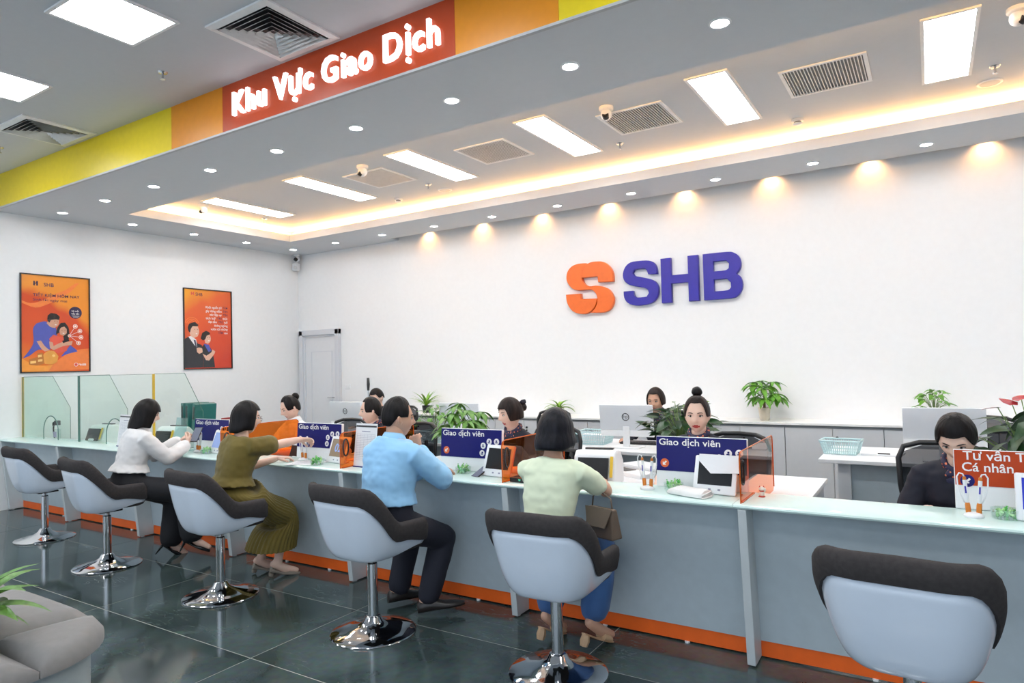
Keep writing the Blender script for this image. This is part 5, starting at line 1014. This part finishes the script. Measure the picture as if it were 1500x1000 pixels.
def counting_machine(x, y, z, rz, label, s_=1.0):
    t = thing('banknote_counter', label, 'banknote counter', (x, y, z), radians(rz), 'white banknote counting machines'); t.scale = (s_, s_, s_)
    P = [(.13, 0), (.13, .14), (.06, .21), (-.06, .22), (-.10, .19), (-.145, .04), (-.145, 0)]; M = Matrix(((0, 0, 1, -.13), (1, 0, 0, 0), (0, 1, 0, 0), (0, 0, 0, 1)))
    MB().prism(P, .26, M).build('casing', M_wplas, t, bevel=.012)
    b = MB(); b.add([Vector((x_, y_-.012, z_)) for x_, y_, z_ in ((-.095, -.148, .05), (.095, -.148, .05), (.095, -.103, .18), (-.095, -.103, .18))], [(0, 1, 2, 3)]); o = b.build('note_window', M_black, t); sd = o.modifiers.new('s', 'SOLIDIFY'); sd.thickness = .012
    MB().rbox(-.045, .045, -.175, -.135, .0, .08, .012).build('tray', M_wplas, t); b = MB(); b.add([Vector((x_, y_-.010, z_)) for x_, y_, z_ in ((.105, -.140, .07), (.122, -.140, .07), (.122, -.100, .19), (.105, -.100, .19))], [(0, 1, 2, 3)]); o = b.build('side_stripe', mat('stripe_yellow', (.80, .50, .03), .4), t); sd = o.modifiers.new('s', 'SOLIDIFY'); sd.thickness = .008
    MB().box(-.09, .09, .02, .05, .215, .225).build('handle', M_black, t)
for x, y, r_, l, s_ in ((-1.80, 3.86, 10, 'white banknote counter with yellow stripe right of the woman in pale yellow', 1.0), (-7.72, 3.86, 8, 'white banknote counter behind the glass screens', 1.0), (-6.47, 3.90, 8, 'white banknote counter below the teal files', 1.05), (-4.40, 3.80, -6, 'white card device behind the olive woman hand', .8)):
    counting_machine(x, y, .72, r_, l, s_)
def printer(x, y, z, rz, label):
    t = thing('printer', label, 'printer', (x, y, z), radians(rz), 'white desktop printers'); MB().rbox(-.19, .19, -.15, .17, 0, .15, .012).build('casing', M_wplas, t, smooth=40); MB().rbox(-.17, .17, -.02, .16, .15, .175, .01).build('lid', M_wplas, t, smooth=40)
    MB().box(-.14, .02, -.13, -.04, .1502, .153).build('panel', M_black, t); MB().box(-.15, .15, -.155, -.148, .03, .06).build('paper_slot', M_black, t); MB().box(-.13, .13, -.27, -.15, .028, .034).build('paper_tray', M_desk, t)
printer(-1.72, 4.33, .60, -28, 'white printer behind the pen stand and blue board'); printer(-5.80, 3.95, .72, 0, 'white printer behind the blue board near the green boxes')
t = thing('printer_stand', 'low grey stand under the white printer behind the counter', 'stand', (-1.72, 4.33, 0), radians(-28)); MB().box(-.22, .22, -.2, .2, .57, .60).build('shelf', M_desk, t)
for sx in (-.2, .18):
    for sy in (-.18, .16): MB().box(sx, sx+.02, sy, sy+.02, 0, .57).build('leg', M_cab, t)
M_bask = mat('basket_aqua', (.52, .70, .72), .45)
def basket(x, y, z, rz, label, w=.27, d=.19, h=.10):
    t = thing('plastic_basket', label, 'basket', (x, y, z), radians(rz), 'pale blue plastic baskets'); b = MB()
    def ringp(k, zz): return [Vector((sx*w/2*k, sy*d/2*k, zz)) for sx, sy in ((-1, -1), (1, -1), (1, 1), (-1, 1))]
    for k, zz, th in ((.80, .004, .008), (.90, h*.5, .004), (1, h, .014)):
        P = ringp(k, zz); b.tube(P+[P[0]], th/2, 6)
    b.build('rim', M_bask, t); MB().box(-w*.40, w*.40, -d*.40, d*.40, 0, .004).build('bottom', M_bask, t); b = MB()
    for side in range(4):
        A, B = ringp(.80, .004), ringp(1, h); n = 16 if side % 2 == 0 else 11
        for q in range(n+1):
            f = q/n; p0 = A[side].lerp(A[(side+1) % 4], f); p1 = B[side].lerp(B[(side+1) % 4], min(1, f+.0)); b.tube([p0, p1], .0028, 4)
        for zz in (.25, .75): k = .80+.2*zz; C_ = ringp(k, h*zz); b.tube([C_[side], C_[(side+1) % 4]], .0025, 4)
    l_ = b.build('lattice', M_bask, t)
basket(-.60, 5.58, .75, -4, 'pale blue lattice basket alone on the right-hand back desk'); basket(-2.60, 5.52, .75, 4, 'pale blue basket of papers beside the logo monitor', .30, .26, .11); basket(-4.10, 5.14, .75, -10, 'pale blue basket of papers beside the man in blue shirt', .30, .22, .10)
for x, y, z, l in ((-2.60, 5.52, .757, 'stack of papers in the basket beside the logo monitor'), (-4.10, 5.14, .757, 'stack of papers in the basket by the man in blue')):
    t = thing('paper_stack', l, 'papers', (x, y, z), 0, 'paper stacks in baskets'); b = MB()
    for k in range(8): b.box(-.10+random.uniform(-.008, .008), .10, -.075, .075+random.uniform(-.01, .006), k*.010, k*.010+.009)
    b.build('sheets', M_paper, t)
t = thing('folder', 'white folder and black pen on the right-hand back desk', 'folder', (-.33, 5.62, .751), radians(-6)); MB().box(-.13, .13, -.10, .10, 0, .012).build('cover', M_paper, t); MB().tube([(-.02, -.09, .017), (.06, -.085, .017)], .005, 6).build('pen', M_black, t)
# teal files and boxes
M_teal = mat('teal_plastic', (.02, .14, .13), .35); M_tealb = mat('teal_box', (.08, .22, .20), .45)
for k, (x, rt) in enumerate(((-6.70, 0), (-6.62, 0), (-6.535, .16))):
    t = thing('file_box', ('teal upright file box, outer left of three on the pedestal', 'teal upright file box between two others', 'teal file box leaning right beside the green boxes')[k], 'file box', (x, 4.24, .722), 0, 'teal upright file boxes'); t.rotation_euler = (0, rt, radians(-12))
    MB().rbox(-.036, .036, -.11, .11, 0, .44, .004).build('case', M_teal, t); MB().box(-.022, .022, -.1125, -.110, .28, .41).build('spine_slot', M_black, t); MB().box(-.012, -.004, -.1135, -.1125, .26, .42).build('spine_strip', M_steel, t)
for x, z, w, h, m, l in ((-6.11, .722, .28, .26, M_tealb, 'teal box under the green folder behind the blue board'), (-5.85, .722, .22, .27, mat('lime_box', (.16, .50, .03), .4), 'bright green box behind the blue board')):
    t = thing('storage_box', l, 'box', (x, 4.08, z), radians(-5), 'storage boxes behind the counter'); MB().rbox(-w/2, w/2, -.10, .10, 0, h, .006).build('box', m, t); MB().rbox(-w/2-.004, w/2+.004, -.104, .104, h-.04, h+.006, .004).build('lid', m, t)
t = thing('red_stapler', 'small dark red stapler on top of the green box', 'stapler', (-5.87, 4.06, 1.0), radians(12)); MB().rbox(-.05, .05, -.015, .015, 0, .012, .004).build('base', M_black, t); MB().rbox(-.05, .055, -.014, .014, .012, .034, .006, Matrix.Rotation(-.1, 4, 'Y')).build('arm', mat('stapler_red', (.3, .02, .03), .4), t)
t = thing('sanitizer_bottle', 'clear pump bottle behind the arched glass screen', 'bottle', (-8.13, 3.56, ZT)); MB().rbox(-.035, .035, -.022, .022, 0, .11, .008).build('bottle', glassmat('bottle_clear', (.88, .92, .92)), t); MB().lathe([(.014, .11), (.014, .125), (.006, .127), (.006, .15)], 12).build('pump', M_wplas, t); MB().box(-.04, .03, -.024, -.0225, .02, .08).build('label_print', M_ink, t); MB().rbox(-.035, .03, -.02, .02, .15, .20, .004).build('card_holder', M_dark, t)
t = thing('gooseneck_microphone', 'black gooseneck microphone behind the arched opening by the wall', 'microphone', (-8.46, 3.68, .722)); MB().lathe([(.05, 0), (.045, .02), (.01, .025)], 16).build('base', M_black, t, smooth=40); MB().tube([(0, 0, .02), (.02, -.02, .10), (.10, -.06, .17), (.20, -.10, .22)], .008, 8).build('neck', M_black, t, smooth='all'); MB().tube([(.19, -.096, .215), (.25, -.12, .245)], .014, 8).build('capsule', M_black, t, smooth='all')
t = thing('yellow_cup', 'small yellow and red ornament cup beside the peace lily', 'cup', (-1.62, 5.28, .75)); MB().lathe([(.028, 0), (.034, .01), (.036, .08), (.030, .085)], 16).build('body', mat('cup_yellow', (.8, .5, .05), .4), t, smooth=40); MB().sphere((0, 0, .10), (.03, .03, .026), 12, 8).build('lid', mat('cup_cream', (.8, .72, .6), .4), t, smooth='all'); MB().box(-.015, .015, -.038, -.033, .03, .06).build('red_print', mat('cup_red', (.55, .03, .03), .4), t)
t = thing('camera_rod', 'thin standing rod with black grip before the dark-haired staff member', 'rod', (-5.70, 5.84, .7505)); MB().tube([(0, 0, .02), (0, 0, .48)], .007, 8).build('rod', M_steel, t); MB().tube([(0, 0, .46), (.002, 0, .53), (.0, 0, .61)], [.014, .019, .015], 8).build('grip', M_black, t, smooth='all'); MB().lathe([(.06, 0), (.06, .012), (.012, .02)], 18).build('base', M_black, t)
# ------------------------------------------------------------------ office chairs
M_mesh = glassmat('mesh_back', (.16, .16, .17), rough=.6, spec_col=(.1, .1, .1)); M_seatb = mat('black_seat_fabric', (.02, .02, .022), .8)
def make_office_chair():
    root = thing('office_chair', 'x', 'chair', group='black mesh office chairs')
    P = [(-.19, 0), (-.215, .20), (-.225, .36), (-.20, .43), (-.12, .455), (0, .46), (.12, .455), (.20, .43), (.225, .36), (.215, .20), (.19, 0)]
    def bp(x, z): return Vector((x, -.235-.10*z+.05*(x/.22)**2, .50+z))
    b = MB(); b.tube([bp(x, z) for x, z in P]+[bp(P[0][0], P[0][1])], .016, 8); b.build('back_frame', M_black, root, smooth='all')
    b = MB(); rows = []
    for k in range(9):
        z = .46*k/8; hw = .19+.03*min(1, z/.3) if z < .38 else .22-.16*((z-.38)/.08)**1.5; rows.append([bp(-hw+2*hw*j/8, z) for j in range(9)])
    b.rings(rows, False, False, closed=False); b.build('back_mesh', M_mesh, root, smooth='all'); b = MB(); b.tube([bp(0, .0)+Vector((0, -.02, -.05)), bp(0, .16)+Vector((0, -.03, 0)), bp(0, .30)+Vector((0, -.02, 0))], [.025, .03, .02], 8, .5); b.tube([bp(-.20, .20), bp(0, .19)+Vector((0, -.02, 0)), bp(.20, .20)], .012, 6); b.build('back_spine', M_black, root, smooth='all')
    MB().rbox(-.24, .24, -.22, .25, .43, .49, .03, None, 3).build('seat', M_seatb, root, smooth='all')
    for k in (-1, 1): MB().tube([(k*.25, -.10, .45), (k*.28, -.10, .54), (k*.28, -.08, .60), (k*.28, .12, .61)], .014, 8).build('armrest', M_black, root, smooth='all')
    MB().lathe([(.028, .10), (.028, .30), (.020, .31), (.020, .43)], 14).build('gas_lift', M_black, root, smooth=40)
    for k in range(5):
        a = 2*pi*k/5+.3; d_ = Vector((cos(a), sin(a), 0)); l_ = MB().tube([Vector((0, 0, .11)), d_*.16+Vector((0, 0, .095)), d_*.29+Vector((0, 0, .07))], [.026, .020, .014], 8).build('leg', M_black, root, smooth='all')
        M = Matrix.Translation(d_*.29+Vector((0, 0, .028))) @ Matrix.Rotation(a, 4, 'Z') @ Matrix.Rotation(pi/2, 4, 'Y'); MB().lathe([(.024, -.02), (.028, -.012), (.028, .012), (.024, .02)], 14, M).build('castor', M_black, l_, smooth=40)
    return root
oc = make_office_chair()
for i, (x, y, a, l) in enumerate(((-5.05, 4.68, 182, 'black mesh office chair of the teller in white shirt'), (-4.05, 4.55, 168, 'black mesh office chair of the teller facing the man in blue'), (-2.62, 4.58, 176, 'black mesh office chair of the teller with hair bow'), (-1.20, 4.55, 172, 'black mesh office chair of the topknot teller'), (-.02, 4.42, 168, 'black mesh office chair of the adviser by the orange board'), (-6.95, 4.25, 190, 'empty black mesh office chair behind the glass screens'), (-2.21, 6.36, 180, 'black mesh office chair at the back desk with logo monitor'), (-3.55, 6.2, 170, 'empty black mesh office chair behind the money tree'), (-5.88, 6.45, 176, 'black mesh office chair of the dark-haired back staff member'), (.35, 6.3, 180, 'empty black mesh office chair at the right-hand back desk'))):
    o = oc if i == 0 else copy_tree(oc); o.location = (x, y, 0); o.rotation_euler = (0, 0, radians(a)); o['label'] = l
# ------------------------------------------------------------------ plants
def leafmat(n, c): return mat(n, c, .4, var=.3, scale=30)
LM = {'mid': leafmat('leaf_mid_green', (.10, .25, .035)), 'dark': leafmat('leaf_dark_green', (.020, .065, .018)), 'light': leafmat('leaf_light_green', (.22, .42, .04)), 'fresh': leafmat('leaf_fresh_green', (.10, .30, .02)), 'red': mat('flower_red', (.42, .02, .03), .25, var=.2)}
M_stem = mat('stem_green', (.12, .20, .05), .6); M_bark = mat('bark_brown', (.16, .10, .05), .8)
def leaf_mesh(name, L, Wd, droop, m, fold=.25, heart=0, n=6):
    b = MB(); rows = []
    for i in range(n+1):
        t = i/n; w = Wd*.5*(sin(pi*min(1, t**.75))**.8 if not heart else (1.0-t)**.6*min(1, t*6+.45)); a = droop*t; y = L*(sin(a)/a*t if a > 1e-4 else t); z = -L*(1-cos(a))/max(a, 1e-4)*t
        w = max(w, .0008); rows.append([Vector((-w, y-(heart*L*.12 if i == 0 else 0), z+w*fold)), Vector((0, y, z)), Vector((w, y-(heart*L*.12 if i == 0 else 0), z+w*fold))])
    b.rings(rows, False, False, closed=False); return b.mesh(name, m, smooth='all')
def add_leaf(me, p, az, el, parent, sc=1.0, roll=0, name='leaf'):
    o = bpy.data.objects.new(name, me); COL.objects.link(o); o.parent = parent; o.location = p; o.rotation_euler = (Matrix.Rotation(az, 3, 'Z') @ Matrix.Rotation(el, 3, 'X') @ Matrix.Rotation(roll, 3, 'Y')).to_euler(); o.scale = (sc, sc, sc); return o
def pot(t, r, h, m, soil=True):
    MB().lathe([(r*.72, 0), (r*.8, h*.05), (r, h*.92), (r*1.06, h*.93), (r*1.06, h), (r*.92, h), (r*.90, h*.86), (0, h*.86)], 22, cap1=False).build('pot', m, t, smooth=40)
def palmate(x, y, z, label, H_, R_, lm, potm, n=9, seed=1, ph=.10, pr_=.06):
    t = thing('potted_plant', label, 'plant', (x, y, z), 0, 'potted plants of the office'); pot(t, pr_, ph, potm); rd = random.Random(seed); me = leaf_mesh('leaf', .125, .040, .7, lm, .3); b = MB()
    b.tube([(0, 0, ph*.8), (.004, 0, ph+(H_-ph)*.35), (0, .004, ph+(H_-ph)*.55)], [.014, .011, .009], 8); b.build('trunk', M_bark, t, smooth='all'); top = Vector((0, .0, ph+(H_-ph)*.45)); sb = MB()
    for k in range(n):
        a = 2*pi*k/n*1.0+rd.uniform(-.3, .3); el = rd.uniform(-.35, 1.15); l = R_*rd.uniform(.45, .72); tip = top+Vector((cos(a)*cos(el), sin(a)*cos(el), sin(el)))*l*1.0; tip.z = min(tip.z, H_-.02)
        sb.tube([top, top.lerp(tip, .6)+Vector((0, 0, .012)), tip], .0028, 5)
        for q in range(6): add_leaf(me, tip, a-pi/2+(q-2.5)*.85, rd.uniform(-.55, .10), t, R_/.20*rd.uniform(.75, 1.05))
    sb.build('stems', M_stem, t, smooth='all')
def strap(x, y, z, label, H_, R_, lm, potm, n=26, seed=1, Wd=.028, ph=.09, pr_=.055, droop=1.5, name='leaf', el0=.55):
    t = thing('potted_plant', label, 'plant', (x, y, z), 0, 'potted plants of the office'); pot(t, pr_, ph, potm); rd = random.Random(seed); me = leaf_mesh('leaf', R_, Wd, droop, lm, .35, 0, 8)
    for k in range(n): add_leaf(me, (rd.uniform(-.012, .012), rd.uniform(-.012, .012), ph*.9), rd.uniform(0, 6.28), rd.uniform(el0, 1.45), t, rd.uniform(.65, 1.05)*(H_-ph)/R_)
    return t
def bushy(x, y, z, label, H_, R_, lm, potm, n=34, seed=1, L=.075, Wd=.055, heart=1, ph=.10, pr_=.06, flowers=0, fm=None):
    t = thing('potted_plant', label, 'plant', (x, y, z), 0, 'potted plants of the office'); pot(t, pr_, ph, potm); rd = random.Random(seed); me = leaf_mesh('leaf', L, Wd, .6, lm, .2, heart); sb = MB(); base = Vector((0, 0, ph*.9))
    for k in range(n):
        a = k*2.4+rd.uniform(-.3, .3); f = (k+.5)/n; el = radians(12+70*(1-f)+rd.uniform(-8, 8)); l = rd.uniform(.75, 1.0); tip = base+Vector((cos(a)*cos(el)*R_, sin(a)*cos(el)*R_, sin(el)*(H_-ph*.9)))*l
        sb.tube([base, base.lerp(tip, .5)+Vector((0, 0, .02)), tip], .0022, 4); add_leaf(me, tip, a-pi/2, rd.uniform(-.7, .25)+(.45 if n > 60 else 0), t, rd.uniform(.75, 1.15), rd.uniform(-.5, .5))
    for k in range(flowers):
        a = rd.uniform(0, 6.28); tip = base+Vector((cos(a)*R_*.55, sin(a)*R_*.55, (H_-ph*.9)*rd.uniform(.95, 1.08))); sb.tube([base, base.lerp(tip, .5), tip], .0025, 5); fl = add_leaf(fm, tip, a-pi/2, rd.uniform(-.2, .5), t, rd.uniform(.8, 1.1), rd.uniform(-.4, .4), 'flower'); 
    sb.build('stems', M_stem, t, smooth='all')
M_potw = mat('pot_white', (.78, .76, .72), .3); M_potb = mat('pot_black', (.015, .015, .016), .4); M_potg = mat('pot_grey', (.45, .46, .47), .5); ZC = .8355
strap(-5.96, 7.22, ZC, 'small palm in a black pot on the long white cabinet top', .40, .24, LM['light'], M_potb, 40, 3, .022, .10, .055, .9)
strap(-3.88, 7.22, ZC, 'strap-leaved light green plant on the long white cabinet top', .34, .24, LM['light'], M_potw, 26, 5, .032, .08, .055, 1.6)
palmate(-1.48, 7.22, ZC, 'money tree in a cream vase on the long white cabinet top', .42, .25, LM['fresh'], mat('vase_cream', (.70, .62, .50), .35), 16, 4, .13, .06)
bushy(0.0, 7.25, ZC, 'round bright green pothos on the long white cabinet top', .32, .17, LM['fresh'], M_potw, 36, 6)
bushy(-4.25, 5.28, .7505, 'green pothos in a grey pot behind the man in blue shirt', .37, .19, LM['mid'], M_potg, 30, 8, .085, .062)
palmate(-3.27, 4.43, .7205, 'large money tree behind the blue board before the fringe teller', .47, .25, LM['mid'], M_potg, 18, 9, .15, .07)
bushy(-1.62, 4.92, .7215, 'dark peace lily with white-green spathes beside the topknot teller', .43, .27, LM['dark'], M_potw, 80, 10, .14, .06, 0, .15, .08, 4, leaf_mesh('spathe', .07, .03, .1, LM['light'], .6))
t = thing('plant_shelf', 'small white shelf carrying the dark peace lily', 'shelf', (-1.62, 4.92, 0)); MB().box(-.16, .16, -.16, .16, .70, .721).build('shelf_top', M_desk, t)
for sx in (-.15, .13):
    for sy in (-.15, .13): MB().box(sx, sx+.02, sy, sy+.02, 0, .70).build('leg', M_desk, t)
bushy(.42, 4.02, .7215, 'red-flowered anthurium in a white pot behind the orange board', .50, .30, LM['dark'], M_potw, 52, 12, .14, .075, 1, .16, .08, 7, leaf_mesh('spathe_red', .085, .075, .2, LM['red'], .15, 1))
t = strap(-3.27, 1.10, .512, 'leafy green plant growing in the bench planter', .34, .32, LM['mid'], M_potb, 44, 14, .085, .02, .05, 1.3, el0=.25);
